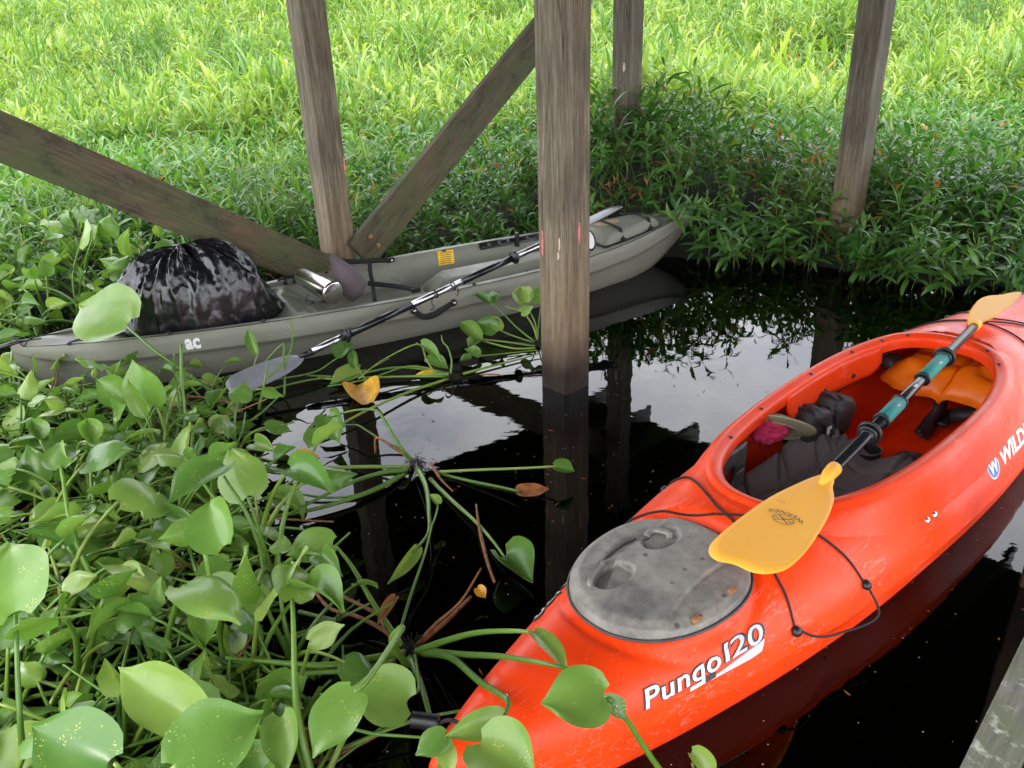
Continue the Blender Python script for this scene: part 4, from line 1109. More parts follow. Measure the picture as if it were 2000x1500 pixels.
for q in ((762, 508, .268), (812, 566, .226)):
    p = GL(*q); vv, ff = box(p+Vector((0, -.004, 0)), (.05, .012, .026)); bevel(mk('strap_anchor', vv, ff, M['black'], GK, False), .004)
p = GL(764, 508, .272); vv, ff = lathe([(0, .008), (1, .005)], p+Vector((0, -.008, 0)), p+Vector((0, -.016, .0)), 10); mk('anchor_bolt', vv, ff, M['steel'], GK)

# black rubbish bag in the tank well
bagc = FG @ Vector((.80, .07, .17))
bag = empty('rubbish_bag', bagc, R(30)); tag(bag, 'shiny black plastic rubbish bag slumped on the stern of the grey kayak', 'bag')
def bagf(a, b):
    th = 2*math.pi*b; c, s_ = math.cos(th), math.sin(th)
    h = math.cos(a*math.pi/2); r_ = math.sin(a*math.pi/2)**.85
    n1 = noise.noise(Vector((c*2.2, s_*2.2, a*1.2)))
    rx, ry = .330, .215
    fl = sst(.72, 1, a)
    flare = 1+.30*fl*(math.exp(-((th-math.pi)/.35)**2)+.9*math.exp(-(min(th, 2*math.pi-th)/.30)**2))
    pleat = 0
    for k, (q, wd_, am) in enumerate(((3.5, .035, .05), (3.9, .05, .05), (4.15, .03, .06), (4.35, .04, .07), (4.75, .05, .06), (5.15, .06, .05), (5.5, .04, .055), (5.9, .05, .05), (3.0, .06, .05), (1.2, .08, .05), (2.2, .08, .05))):
        qq = q+.35*noise.noise(Vector((a*1.6, k*3.1, 0)))*a+(q-4.6)*-.10*(1-a); pleat += am*math.exp(-((th-qq)/wd_)**2)*sst(.12, .55, a)
    rid = 1-abs(noise.noise(Vector((c*5, s_*5, a*3.0))))*2; rid2 = 1-abs(noise.noise(Vector((c*13, s_*13, a*9))))*2; rid3 = noise.noise(Vector((c*30, s_*30, a*22)))
    k = r_*(1+.10*n1)*flare*(1+pleat*1.2)+.030*rid*r_+.011*rid2+.003*rid3
    z = h**.85*(.335+.07*math.exp(-((th-3.2)/1.2)**2)*(1-h)+.05*h)*(1+.12*n1)+.005*rid2+.0015*rid3+.035*rid*r_
    z -= .045*fl*(1 if s_ < 0.3 else .3)
    z += .05*fl*math.exp(-((th-math.pi)/.4)**2)
    return Vector((c*rx*k-.02*h, s_*ry*k, z))
v, f, _ = grid(90, 260, bagf, True); mk('bag_film', v, [q[::-1] for q in f], M['bag'], bag)

# steel tumbler
c0 = at(590, 540, .315); c1 = at(652, 573, .28)
cup = bpy.data.objects.new('steel_tumbler', None); C.objects.link(cup); cup.location = c1; tag(cup, 'shiny stainless steel tumbler lying against the mauve seat back', 'tumbler')
dv = (c0-c1); L_ = dv.length; print('tumbler', L_)
v, f = lathe([(0, .050), (.01, .057), (.05, .058), (.08, .0565), (1, .043), (1.02, .037)], (0, 0, 0), dv, 40); mk('body', v, f, M['steel'], cup)
v, f = lathe([(0, .036), (.6, .034), (1, .014)], dv*1.0, dv*1.10, 24); mk('lid', v, f, M['grey_plastic'], cup)
v, f = lathe([(0, .010), (1, .009)], dv*1.10, dv*1.17, 12); mk('spout', v, f, M['black'], cup)
# cord ring and small things by the tumbler
kn = empty('sunglasses', at(618, 592, .235)); tag(kn, 'dark sunglasses lying beside the steel tumbler', 'sunglasses')
for q in (-.03, .03):
    v, f = lathe([(0, .020), (.5, .024), (1, .018)], (q, 0, 0), (q, .0, .008), 16); mk('lens', v, f, M['black'], kn)
    v, f, _ = tube(cat([(q*1.7, 0, .01), (q*1.9, .05, .02), (q*1.8, .10, .012)], 4), .0025, 6); mk('temple', v, f, M['black'], kn)
v, f, _ = tube([(-.015, 0, .006), (0, .003, .009), (.015, 0, .006)], .003, 6); mk('bridge', v, f, M['black'], kn)
# spare things near the front hatch, behind the nearest post
sp_ = empty('deck_bucket', FG @ Vector((3.005, -.100, .275))); tag(sp_, 'white rimmed sandal sole lying before the front hatch right of the post', 'sandal')
v, f, _ = grid(8, 24, lambda a, b: Vector((math.cos(2*math.pi*b)*.030*(a if a < .99 else .99), math.sin(2*math.pi*b)*.058*a, .008*(1-a**4))), True)
tl = Matrix.Rotation(R(62), 3, 'X') @ Matrix.Rotation(R(12), 3, 'Z')
sp_.name = 'sandal'
mk('sole', [tl @ p for p in v], f, M['white'], sp_)
v, f, _ = tube([tl @ Vector((math.cos(2*math.pi*b/24)*.032, math.sin(2*math.pi*b/24)*.060, -.003)) for b in range(24)], .007, 6, closed=True); mk('sole_edge', v, f, M['nylon'], sp_)

# aluminium paddle over the grey kayak
g0 = at(590, 695, .13); g1 = at(1010, 500, .345)
axg = (g1-g0).normalized(); g_end = g0-axg*.44; gl = (g1-g0).length
ayg = Vector((0, 0, 1)).cross(axg).normalized(); azg = axg.cross(ayg)
gpd = bpy.data.objects.new('kayak_paddle', None); C.objects.link(gpd); gpd.matrix_world = Matrix.Translation(g_end) @ Matrix((axg, ayg, azg)).transposed().to_4x4()
tag(gpd, 'grey bladed paddle with black and aluminium shaft leaning over the grey kayak', 'paddle')
def gt(px, py_):
    d = fwd*FPX+cr*(px-1000)-cu*(py_-750); w0 = g_end-Vector((0, 0, CAMH)); b = axg.dot(d); c = d.dot(d); dd = axg.dot(w0); e = d.dot(w0); return (b*e-c*dd)/(c-b*b)
t_ = [gt(605, 690), gt(676, 655), gt(803, 597), gt(903, 548), gt(1005, 503), gt(1120, 453)]
print('gray paddle params', t_)
for k in range(5):
    v, f, _ = tube([(t_[k]-.005, 0, 0), (t_[k+1]+.005, 0, 0)], .0165 if k % 2 == 0 else .0175, 16)
    mk('shaft', v, f, M['alu'] if k % 2 == 0 else M['carbon'], gpd)
v, f, _ = tube([(t_[0]-.05, 0, 0), (t_[0]+.01, 0, 0)], [.010, .019], 12); mk('blade_socket', v, f, M['black'], gpd)
GB = [(.45, .016), (.40, .05), (.30, .075), (.18, .085), (.06, .080), (-.01, .055), (-.03, .0), (-.01, -.055), (.06, -.080), (.18, -.085), (.30, -.075), (.40, -.05), (.45, -.016)]
blade('blade', GB, M['grey_blade'], gpd, Matrix.Translation((t_[0]-.37, 0, -.005)) @ Matrix.Scale(.74, 4, (1, 0, 0)) @ Matrix.Scale(.85, 4, (0, 1, 0)) @ Matrix.Rotation(R(14), 4, 'X'), .012)
tl2 = gt(1216, 417)-.47
v, f, _ = tube([(tl2-.03, 0, 0), (tl2+.06, 0, 0)], [.019, .010], 12); mk('blade_socket', v, f, M['black'], gpd)
print('total', tl2+.9)
blade('blade', GB[::-1], M['dark_blade'], gpd, Matrix.Translation((tl2+.44, 0, .0)) @ Matrix.Rotation(math.pi, 4, 'Z') @ Matrix.Rotation(R(8), 4, 'X') @ Matrix.Scale(.75, 4, (0, 1, 0)), .012)
for tt in (t_[1], t_[4]):
    v, f = lathe([(0, .020), (.3, .024), (.35, .036), (.6, .036), (.65, .024), (1, .020)], (tt-.018, 0, 0), (tt+.018, 0, 0), 20); mk('drip_ring', v, f, M['black'], gpd)
for tt in (gt(850, 573), gt(885, 558)):
    v, f, _ = tube([Vector((tt, math.cos(k*math.pi/9)*.021, math.sin(k*math.pi/9)*.021)) for k in range(18)], .003, 6, closed=True); o = mk('tie_cord', v, f, M['cord'], gpd)
cordG([GL(850, 575, .26), GL(843, 590, .22), GL(848, 600, .2), GL(840, 606, .19)], .0025)
cordG([GL(885, 556, .28), GL(895, 566, .24), GL(893, 578, .2)], .0025)

# ------------------------------------------------------------------ water hyacinths
V3 = Vector
def sheetleaf(L, W, fold, arch, seed, nl=11, nw=9, heart=.10, wav=.12, pw=.68, curl=0.0):
    """a hyacinth blade growing from the origin along +X, face up"""
    v = []; uv = []; x = z = 0; cx_ = []
    for i in range(nl):
        t = i/(nl-1); cx_.append((x, z)); ph = arch*(t**1.2); x += math.cos(ph)*L/(nl-1); z -= math.sin(ph)*L/(nl-1)
    for i in range(nl):
        t = i/(nl-1); hw = W*.5*(max(0, math.sin(math.pi*min(1, (t*.985+.006)**pw)))**(.52+.75*sst(.35, 1, t)))+.0015
        ph = arch*(t**1.2)
        for j in range(nw):
            u = (j/(nw-1))*2-1; a = fold*abs(u)**.8 if abs(fold) < .8 else fold*(.35+.65*abs(u))
            y = hw*u*math.cos(a*.75); h = hw*abs(u)*math.sin(a)+curl*hw*(abs(u)**3)*(.3+t)
            w_ = wav*W*noise.noise(V3((t*2.3, u*1.3, seed)))*abs(u)**1.5
            xb = -heart*L*(abs(u)**2)*max(0, 1-t*3.0)
            px = cx_[i][0]+xb+(h+w_)*math.sin(ph); pz = cx_[i][1]+(h+w_)*math.cos(ph)
            v.append(V3((px, y, pz))); uv.append((j/(nw-1), t))
    f = [(i*nw+j, i*nw+j+1, (i+1)*nw+j+1, (i+1)*nw+j) for i in range(nl-1) for j in range(nw-1)]
    return v, f, uv
def mesh_only(name, v, f, mats, uvs=None):
    o = mk(name, v, f, mats, None, True, uvs, link=False); me = o.data; bpy.data.objects.remove(o); return me
rnd = random.Random(11)
BLD = []
for k in range(22):
    L = rnd.uniform(.10, .155); W = L*rnd.uniform(.66, .95)
    v, f, uv = sheetleaf(L, W, rnd.choice([.2, .4, .6, .9, 1.15, -.35, -.6]), rnd.uniform(-.3, 1.5), k*3.3, wav=.22, curl=rnd.uniform(-.7, .4)); BLD.append(mesh_only('leaf_blade', v, f, M['hy'], uv))
def stalkmesh(L, bend, seed, r0=.0092, r1=.0042):
    pts = []; p = V3((0, 0, 0)); a = 0
    for i in range(11):
        t = i/10; pts.append(p.copy()); a = bend*t**1.4
        d = V3((math.sin(a), .25*noise.noise(V3((t*2, seed, 0))), math.cos(a))).normalized(); p = p+d*L/10
    v, f, uv = tube(pts, [r0, r0*.9, r0*.75, r1*1.2, r1], 6)
    return mesh_only('leaf_stalk', v, f, M['hystalk'], uv), pts[-1], (pts[-1]-pts[-2]).normalized()
STK = [stalkmesh(rnd.uniform(.20, .40), rnd.uniform(-.2, 1.3), k*1.7) for k in range(12)]
def align(tan, nrm, loc):
    x = V3(tan).normalized(); z = V3(nrm); z = (z-x*z.dot(x)).normalized(); y = z.cross(x)
    return Matrix.Translation(loc) @ Matrix((x, y, z)).transposed().to_4x4()
def place_leaf(root, az, lean, sc_, rr):
    me, end, tan = rr.choice(STK)
    s = bpy.data.objects.new('leaf_stalk', me); C.objects.link(s); s.parent = root
    s.matrix_local = Matrix.Rotation(az, 4, 'Z') @ Matrix.Rotation(lean, 4, 'Y') @ Matrix.Scale(sc_, 4)
    b = bpy.data.objects.new('leaf_blade', rr.choice(BLD)); C.objects.link(b); b.parent = s
    up = V3((-tan.z, 0, tan.x)) if abs(tan.z) > .2 else V3((0, 0, 1))
    # face: away from the plant's axis, towards the sky once tilted
    n = V3((-.7+rr.gauss(0, .5), rr.gauss(0, .7), .75))
    droop = rr.uniform(-.3, .9)
    d = (tan+V3((droop, rr.uniform(-.4, .4), -.15))).normalized()
    b.matrix_local = align(d, n, end-d*.002) @ Matrix.Scale(rr.uniform(.8, 1.25), 4)
    return s
def inpoly(x, y, P):
    c = False; n = len(P)
    for i in range(n):
        x0, y0 = P[i]; x1, y1 = P[(i+1) % n]
        if (y0 > y) != (y1 > y) and x < (x1-x0)*(y-y0)/(y1-y0)+x0: c = not c
    return c
def poisson(P, n, dmin, rr, avoid=None, tries=40000):
    xs_ = [p[0] for p in P]; ys_ = [p[1] for p in P]; out = []
    for _ in range(tries):
        if len(out) >= n: break
        x = rr.uniform(min(xs_), max(xs_)); y = rr.uniform(min(ys_), max(ys_))
        if not inpoly(x, y, P) or (avoid and avoid(x, y)): continue
        if all((x-a)**2+(y-b)**2 > dmin*dmin for a, b in out): out.append((x, y))
    return out
PA = [(-3.4, 3.55), (-2.60, 3.50), (-2.3, 3.22), (-1.75, 3.15), (-1.3, 3.12), (-1.15, 2.85), (-.98, 2.45), (-.80, 2.05), (-.62, 1.75), (-.48, 1.45), (-.38, 1.15), (-.33, .88), (-.55, .62), (-1.6, .55), (-3.5, 2.2)]
rr = random.Random(5)
def spot(x, y, marks):
    return min(marks, key=lambda m_: (m_[0]-x)**2+(m_[1]-y)**2)[2]
def LOOK(n, sz): return ('small' if sz < .82 else 'middling' if sz < .98 else 'large')+' '+{5: 'five', 6: 'six', 7: 'seven'}[n]+' leaved'
MARKA = [(-.45, .95, 'beside the orange stern tip'), (-.45, 1.5, 'by the root clump beside the orange stern'), (-.75, .85, 'behind the big speckled leaf at the bottom'), (-1.1, .9, 'in the bottom left corner'), (-1.1, 1.35, 'at the lower left edge of the photo'), (-.8, 1.3, 'in the middle of the lower mat'), (-.7, 1.8, 'at the right rim of the mat'), (-1.2, 1.8, 'in the middle of the left mat'), (-1.7, 1.7, 'at the left edge of the photo halfway up the mat'), (-.95, 2.3, 'left of the star shaped uprooted plant'), (-1.5, 2.3, 'below the pair of upright leaves'), (-2.1, 2.4, 'far left in the middle rows of the mat'), (-1.2, 2.9, 'under the grey paddle blade'), (-1.7, 2.9, 'below the letters on the grey kayak'), (-2.3, 3.0, 'before the stern tip of the grey kayak'), (-3.0, 3.0, 'at the left edge before the grey stern'), (-2.9, 3.5, 'just beyond the grey stern tip')]
MARKB = [(-2.3, 4.0, 'close behind the grey stern'), (-1.9, 4.6, 'left of the black bag'), (-2.7, 4.5, 'amid the patch behind the bag'), (-3.3, 3.9, 'at the left edge above the grey stern'), (-3.6, 4.8, 'under the mossy brace at the left edge'), (-2.6, 5.2, 'below the middle of the mossy brace')]
MARKE = [(1.3, 4.9, 'just right of the grey bow'), (1.65, 4.9, 'left of the right bank post'), (2.0, 4.6, 'in front of the right bank post'), (2.4, 4.2, 'right of the right bank post'), (2.8, 4.0, 'above the far amber blade'), (3.3, 4.0, 'at the right edge beyond the orange bow')]
MARKG = [(-.6, 4.6, 'beside the foot of the braces'), (-.2, 4.5, 'behind the yellow sticker'), (.3, 4.9, 'behind the foot rail of the kayak'), (.8, 5.1, 'behind the front hatch')]
def rosette(x, y, z, n, label, group, size=1.0, leanr=(.1, 1.0)):
    rt = empty('water_hyacinth', (x, y, z), rr.uniform(0, 6.28)); tag(rt, label, 'water plant', group)
    for k in range(n):
        place_leaf(rt, k*2.4+rr.uniform(-.4, .4), rr.uniform(*leanr), size*rr.uniform(.8, 1.15), rr)
    return rt
ptsA = poisson(PA, 225, .098, rr, lambda x, y: x*x+y*y < .62)
ptsA.sort(key=lambda p: -p[1])
for (x, y) in ptsA:
    edge = x > -1.75+(3.2-y)*.42
    nl_ = rr.choice((5, 6, 7)); sz_ = rr.uniform(.75, 1.12)*(1 if y < 2.4 else .85)
    rosette(x, y, -.01, nl_, LOOK(nl_, sz_)+' water hyacinth '+spot(x, y, MARKA), 'water hyacinths '+spot(x, y, MARKA), sz_, (.15, 1.25 if y > 1.6 else 1.05))
PB = [(-2.35, 3.95), (-2.05, 4.18), (-1.7, 4.45), (-1.75, 4.9), (-2.6, 5.3), (-4.6, 5.2), (-4.4, 3.7), (-2.9, 3.72)]
for (x, y) in poisson(PB, 62, .17, rr):
    nl_ = rr.choice((5, 6)); sz_ = rr.uniform(.8, 1.15)
    rosette(x, y, max(-.01, ground_z(x, y)), nl_, LOOK(nl_, sz_)+' pale water hyacinth '+spot(x, y, MARKB), 'water hyacinths '+spot(x, y, MARKB), sz_, (.1, .9))

# loose floating hyacinths, laid out one by one: stalk paths as (photo x, photo y, height)
def P3(q): return at(q[0], q[1], q[2] if len(q) > 2 else .012)
def custom_plant(label, hub, stalks, name='water_hyacinth', roots=True):
    h = P3(hub); rt = empty(name, (h.x, h.y, 0)); tag(rt, label, 'water plant'); inv = frame_of(rt).inverted()
    for st in stalks:
        pts = [inv @ P3(q) for q in st['p']]; r0, r1 = st.get('r', (.0065, .0035))
        v, f, uv = tube(cat(pts, 5), [r0, (r0+r1)/2, r1], 7)
        s = mk('leaf_stalk', v, f, st.get('sm', M['hystalk']), rt, True, uv)
        for bl in st.get('b', []):
            base = inv @ P3(bl['a']); tip = inv @ P3(bl['t']); d = tip-base; L = d.length
            v, f, uv = sheetleaf(L/max(.6, math.cos(bl.get('arch', .4)*.45)), bl.get('w', .8)*L, bl.get('fold', .35), bl.get('arch', .4), bl.get('s', rr.random()*50), 15, 13)
            n = V3(bl.get('n', (0, -.4, 1)))
            m_ = align(d, n, base)
            # keep the chord pointing at the tip although the blade arches
            m_ = m_ @ Matrix.Rotation(-bl.get('arch', .4)*.42, 4, 'Y')
            mk('leaf_blade', [m_ @ p for p in v], f, bl.get('m', M['hy']), s, True, uv)
    if roots:
        mb = MB()
        for k in range(70):
            a = rr.uniform(0, 6.28); r_ = rr.uniform(.01, .05); p = V3((math.cos(a)*r_*.3, math.sin(a)*r_*.3, rr.uniform(0, .02))); q = V3((math.cos(a)*r_, math.sin(a)*r_, rr.uniform(-.01, .03)))
            mid = (p+q)/2+V3((rr.uniform(-.01, .01), rr.uniform(-.01, .01), rr.uniform(0, .015)))
            v, f, uv = tube([p, mid, q], .0011, 3, False); mb.add(v, f)
        tag(mb.build('roots', M['root'], rt), kind='stuff')
    return rt
S = lambda *p, **k: dict(p=list(p), **k)
B = lambda a, t, **k: dict(a=a, t=t, **k)
br = M['brown_stalk']; dl = M['dead_leaf']; yl = M['yellow_leaf']
custom_plant('uprooted water hyacinth with stalks spread like a star on the open dark water', (812, 905, .01), [
    S((800, 912), (700, 912, .02), (580, 917, .03), (450, 928, .04), (395, 940, .06), r=(.0075, .004)),
    S((795, 918, .02), (740, 925, .04), (680, 945, .05), (600, 985, .05), (545, 1015, .04), r=(.009, .004)),
    S((790, 925, .01), (735, 955, .02), (650, 985, .02), (560, 1005, .02), (470, 1012, .02), r=(.010, .005)),
    S((785, 928, .01), (720, 962, .01), (640, 972, .01), (560, 960, .02)),
    S((805, 900, .02), (780, 870, .09), (745, 812, .14), (728, 800, .15), (690, 802, .14), (640, 815, .10), r=(.0075, .0035), b=[B((640, 812, .10), (662, 862, .03), w=.95, n=(-.3, -.2, 1), fold=.5, arch=.9)]),
    S((815, 915, .03), (832, 950, .05), (838, 1000, .06), (836, 1042, .06), (805, 1080, .06), r=(.0095, .0035), b=[B((812, 1072, .06), (757, 1140, .02), w=.42, n=(.6, -.4, .6), fold=1.1, arch=.3)]),
    S((838, 1040, .06), (850, 1010, .07), (856, 985, .07), r=(.003, .003), b=[B((856, 985, .07), (838, 965, .10), w=.9, n=(.5, -.6, .6), fold=1.0, arch=.3), ]),
    S((850, 922, .01), (930, 918, .03), (1010, 915, .05), (1085, 911, .07), r=(.0055, .004), b=[B((1082, 911, .07), (1122, 920, .05), w=.95, fold=1.1, arch=.3, n=(.2, -.7, .7))]),
    S((855, 924, .0), (920, 940, .01), (970, 950, .02), (1015, 960, .03), r=(.0065, .0045), sm=M['hystalk'], b=[B((1012, 960, .02), (1072, 956, .012), w=.55, m=dl, fold=.2, arch=.1)]),
    S((840, 935, .0), (880, 975, .01), (930, 1020, .02), (965, 1060, .03), (985, 1088, .03), r=(.0075, .0035), b=[B((985, 1088, .035), (1040, 1138, .02), w=1.15, fold=.95, arch=.35, n=(.1, -.3, 1))]),
    S((842, 905, .02), (860, 935, .02), (885, 960, .005), r=(.006, .003), sm=br),
    S((800, 895, .02), (765, 872, .05), (735, 855, .07), (733, 885, .01), r=(.006, .004), sm=br),
    S((790, 880, .01), (750, 862, .03), (715, 840, .06), (695, 830, .06), (660, 832, .04), r=(.005, .003), b=[B((662, 834, .04), (625, 862, .01), w=.8, fold=.6, arch=.5), B((668, 838, .05), (622, 832, .07), w=.6, fold=.3, arch=.2)]),
])
custom_plant('floating water hyacinth with flattened stalks between the grey kayak and the nearest post', (885, 737, .01), [
    S((875, 735, .015), (830, 722, .03), (770, 718, .04), (700, 732, .03), (640, 755, .02), r=(.008, .004)),
    S((875, 740, .01), (800, 765, .02), (720, 800, .03), (655, 835, .02), (600, 865, .01), r=(.007, .004)),
    S((870, 735, .02), (800, 735, .02), (720, 737, .02), (640, 735, .015), (600, 733, .02), r=(.006, .004)),
    S((880, 730, .02), (882, 705, .07), (875, 680, .12), (865, 668, .14), (862, 655, .15), r=(.005, .0025)),
    S((870, 728, .03), (800, 715, .05), (720, 740, .04), (640, 755, .03), r=(.004, .003)),
    S((905, 730, .01), (960, 715, .01), (1020, 700, .01), (1055, 690, .015), r=(.006, .003)),
    S((860, 732, .02), (845, 722, .05), (832, 700, .09), (815, 672, .13), (745, 705, .08), (700, 740, .04), r=(.0045, .003), b=[B((822, 672, .13), (862, 710, .08), w=.4, fold=.8, arch=.8), B((835, 700, .06), (876, 720, .02), w=.7, fold=.4, arch=.3)]),
    S((875, 732, .02), (850, 731, .03), (812, 733, .02), r=(.013, .004), sm=M['hystalk'], b=[B((850, 726, .03), (805, 737, .015), w=.25, m=yl, fold=.2)]),
    S((700, 735, .03), (720, 722, .03), (760, 700, .02), r=(.004, .002)),
    S((700, 730, .02), (680, 742, .02), (620, 738, .02), r=(.006, .005), b=[B((704, 722, .03), (645, 752, .015), w=.65, fold=.3, arch=.2)]),
    S((715, 742, .02), (700, 720, .05), (693, 705, .07), r=(.004, .003), b=[B((694, 716, .05), (690, 686, .10), w=.6, fold=.7, arch=1.0, n=(0, -1, .3))]),
])
custom_plant('small bright water hyacinth against the left face of the nearest post', (1050, 672, .01), [
    S((1045, 668, .01), (1010, 640, .06), (975, 605, .13), (955, 592, .16), r=(.005, .003), b=[B((957, 592, .16), (926, 574, .18), w=.45, fold=.6, arch=.4), B((962, 592, .16), (975, 575, .18), w=.8, fold=.7, arch=.8)]),
    S((1050, 664, .01), (1040, 635, .07), (1020, 610, .12), (985, 598, .15), r=(.006, .003), b=[B((1018, 610, .13), (1042, 598, .17), w=.7, fold=.4, arch=.3, n=(0, -1, .4))]),
    S((1050, 660, .02), (1045, 630, .08), (1030, 600, .16), r=(.005, .003), b=[B((1026, 592, .17), (1016, 560, .22), w=.85, fold=.5, arch=.3, n=(0, -1, .3))]),
    S((1045, 670, .01), (1000, 655, .03), (965, 640, .05), r=(.005, .003), b=[B((968, 642, .05), (928, 630, .08), w=.9, fold=.25, arch=.3, n=(0, -.9, .6)), B((975, 645, .05), (958, 618, .09), w=.6, fold=.4, arch=.3)]),
    S((1045, 676, .01), (990, 668, .02), (935, 662, .02), r=(.006, .005), b=[B((935, 662, .02), (898, 628, .07), w=.55, fold=.7, arch=.2, n=(.3, -.8, .4)), B((932, 665, .02), (915, 682, .01), w=.8, fold=.6)]),
    S((1045, 680, .01), (1000, 680, .01), (940, 665, .015), r=(.005, .005)),
    S((1048, 684, .01), (990, 690, .01), (930, 696, .02), r=(.003, .003), b=[B((935, 695, .02), (908, 682, .05), w=.9, fold=.5, arch=.4), B((920, 700, .02), (898, 705, .01), w=.9, fold=.6)]),
    S((1050, 660, .02), (1052, 630, .08), (1056, 600, .15), r=(.005, .003), b=[B((1052, 592, .17), (1050, 560, .23), w=.8, fold=.4, arch=.3, n=(0, -1, .3))]),
])
custom_plant('water hyacinth beside the orange stern with two stalks reaching over the deck', (805, 1270, .01), [
    S((815, 1272, .02), (870, 1252, .10), (930, 1236, .20), (1000, 1232, .29), (1045, 1236, .32), r=(.010, .0035), b=[B((1044, 1236, .32), (1104, 1312, .29), w=.42, fold=.35, arch=.9, n=(.5, -.5, .8))]),
    S((830, 1270, .03), (900, 1278, .14), (980, 1282, .26), (1060, 1295, .34), (1110, 1306, .345), r=(.009, .0035)),
    S((825, 1275, .03), (880, 1284, .12), (935, 1330, .22), (985, 1362, .285), (992, 1380, .29), (978, 1408, .285), r=(.010, .0035), b=[B((980, 1402, .29), (868, 1440, .30), w=.50, fold=.55, arch=.3, n=(.1, -.6, .7)), ]),
    S((790, 1275, .02), (700, 1290, .06), (620, 1300, .08), (500, 1290, .10), (440, 1285, .12), r=(.010, .005)),
    S((770, 1290, .02), (700, 1308, .05), (600, 1315, .07), (500, 1330, .08), r=(.009, .005)),
    S((785, 1262, .02), (730, 1180, .07), (690, 1110, .13), (655, 1065, .18), r=(.009, .004), b=[B((650, 1062, .18), (560, 1085, .16), w=.85, fold=.3, arch=.4, n=(.1, -.5, 1))]),
    S((795, 1300, .05), (765, 1252, .20), (786, 1226, .26), (748, 1285, .30), (712, 1335, .32), (690, 1352, .32), r=(.009, .0045), b=[B((690, 1352, .32), (612, 1480, .27), w=.72, fold=.3, arch=.4, n=(0, -.55, 1))]),
    S((770, 1350, .10), (800, 1355, .16), (818, 1345, .17), (815, 1310, .12), (810, 1280, .03), r=(.004, .004), b=[B((795, 1372, .20), (682, 1345, .24), w=1.0, fold=.22, arch=.5, n=(.1, -.5, 1), s=3)]),
    S((810, 1265, .01), (850, 1220, .03), (900, 1175, .05), (940, 1110, .08), r=(.006, .003), sm=br, b=[B((932, 1148, .05), (948, 1168, .03), w=.9, m=yl, fold=.4)]),
    S((815, 1260, .01), (870, 1215, .02), (920, 1165, .03), r=(.008, .004), sm=br),
    S((800, 1285, .02), (820, 1330, .04), (835, 1380, .05), (845, 1420, .05), r=(.009, .005)),
    S((770, 1262, .01), (755, 1235, .03), (700, 1205, .04), (640, 1185, .04), (600, 1130, .06), r=(.007, .004), sm=br),
    S((775, 1255, .01), (800, 1170, .03), (830, 1080, .06), (845, 1020, .07), r=(.005, .003)),
    S((768, 1250, .02), (745, 1215, .06), (755, 1190, .07), (775, 1165, .08), r=(.003, .002), sm=br, b=[B((772, 1168, .08), (738, 1222, .04), w=.4, m=M['dead_leaf'], fold=.7, arch=.6)]),
])
custom_plant('round glossy hyacinth leaf on a thick stalk lying over the orange deck', (1300, 1520, .0), [
    S((1300, 1520, .0), (1262, 1465, .12), (1220, 1400, .25), (1188, 1365, .33), r=(.007, .005), b=[B((1180, 1360, .335), (1058, 1374, .335), w=.98, fold=.25, arch=.45, n=(.15, -.45, 1), s=7), B((1180, 1368, .33), (1224, 1402, .29), w=.65, fold=.4, arch=.6)]),
], roots=False)
custom_plant('large smooth hyacinth leaf held up in front of the stern of the grey kayak', (470, 800, .0), [
    S((470, 800, .0), (400, 755, .12), (310, 690, .27), (262, 650, .335), (247, 637, .35), r=(.009, .004), b=[B((249, 632, .35), (156, 598, .375), w=.86, fold=.22, arch=.35, n=(.1, -.75, .8), s=2)]),
], roots=False)
custom_plant('pair of broad upright hyacinth leaves before the letters on the grey kayak', (330, 900, .0), [
    S((345, 905, .0), (330, 860, .10), (312, 810, .20), (302, 788, .24), r=(.008, .004), b=[B((300, 792, .235), (258, 702, .40), w=.80, fold=.25, arch=.3, n=(-.1, -1, .35), s=9)]),
    S((320, 900, .0), (290, 850, .10), (255, 800, .19), (247, 775, .24), r=(.008, .004), b=[B((248, 775, .235), (190, 742, .30), w=1.0, fold=.55, arch=.6, n=(0, -.9, .5))]),
    S((360, 905, .0), (362, 820, .15), (355, 740, .29), (354, 672, .40), r=(.008, .0055)),
    S((370, 905, .0), (345, 760, .20), (340, 690, .36), r=(.006, .003)),
], roots=False)
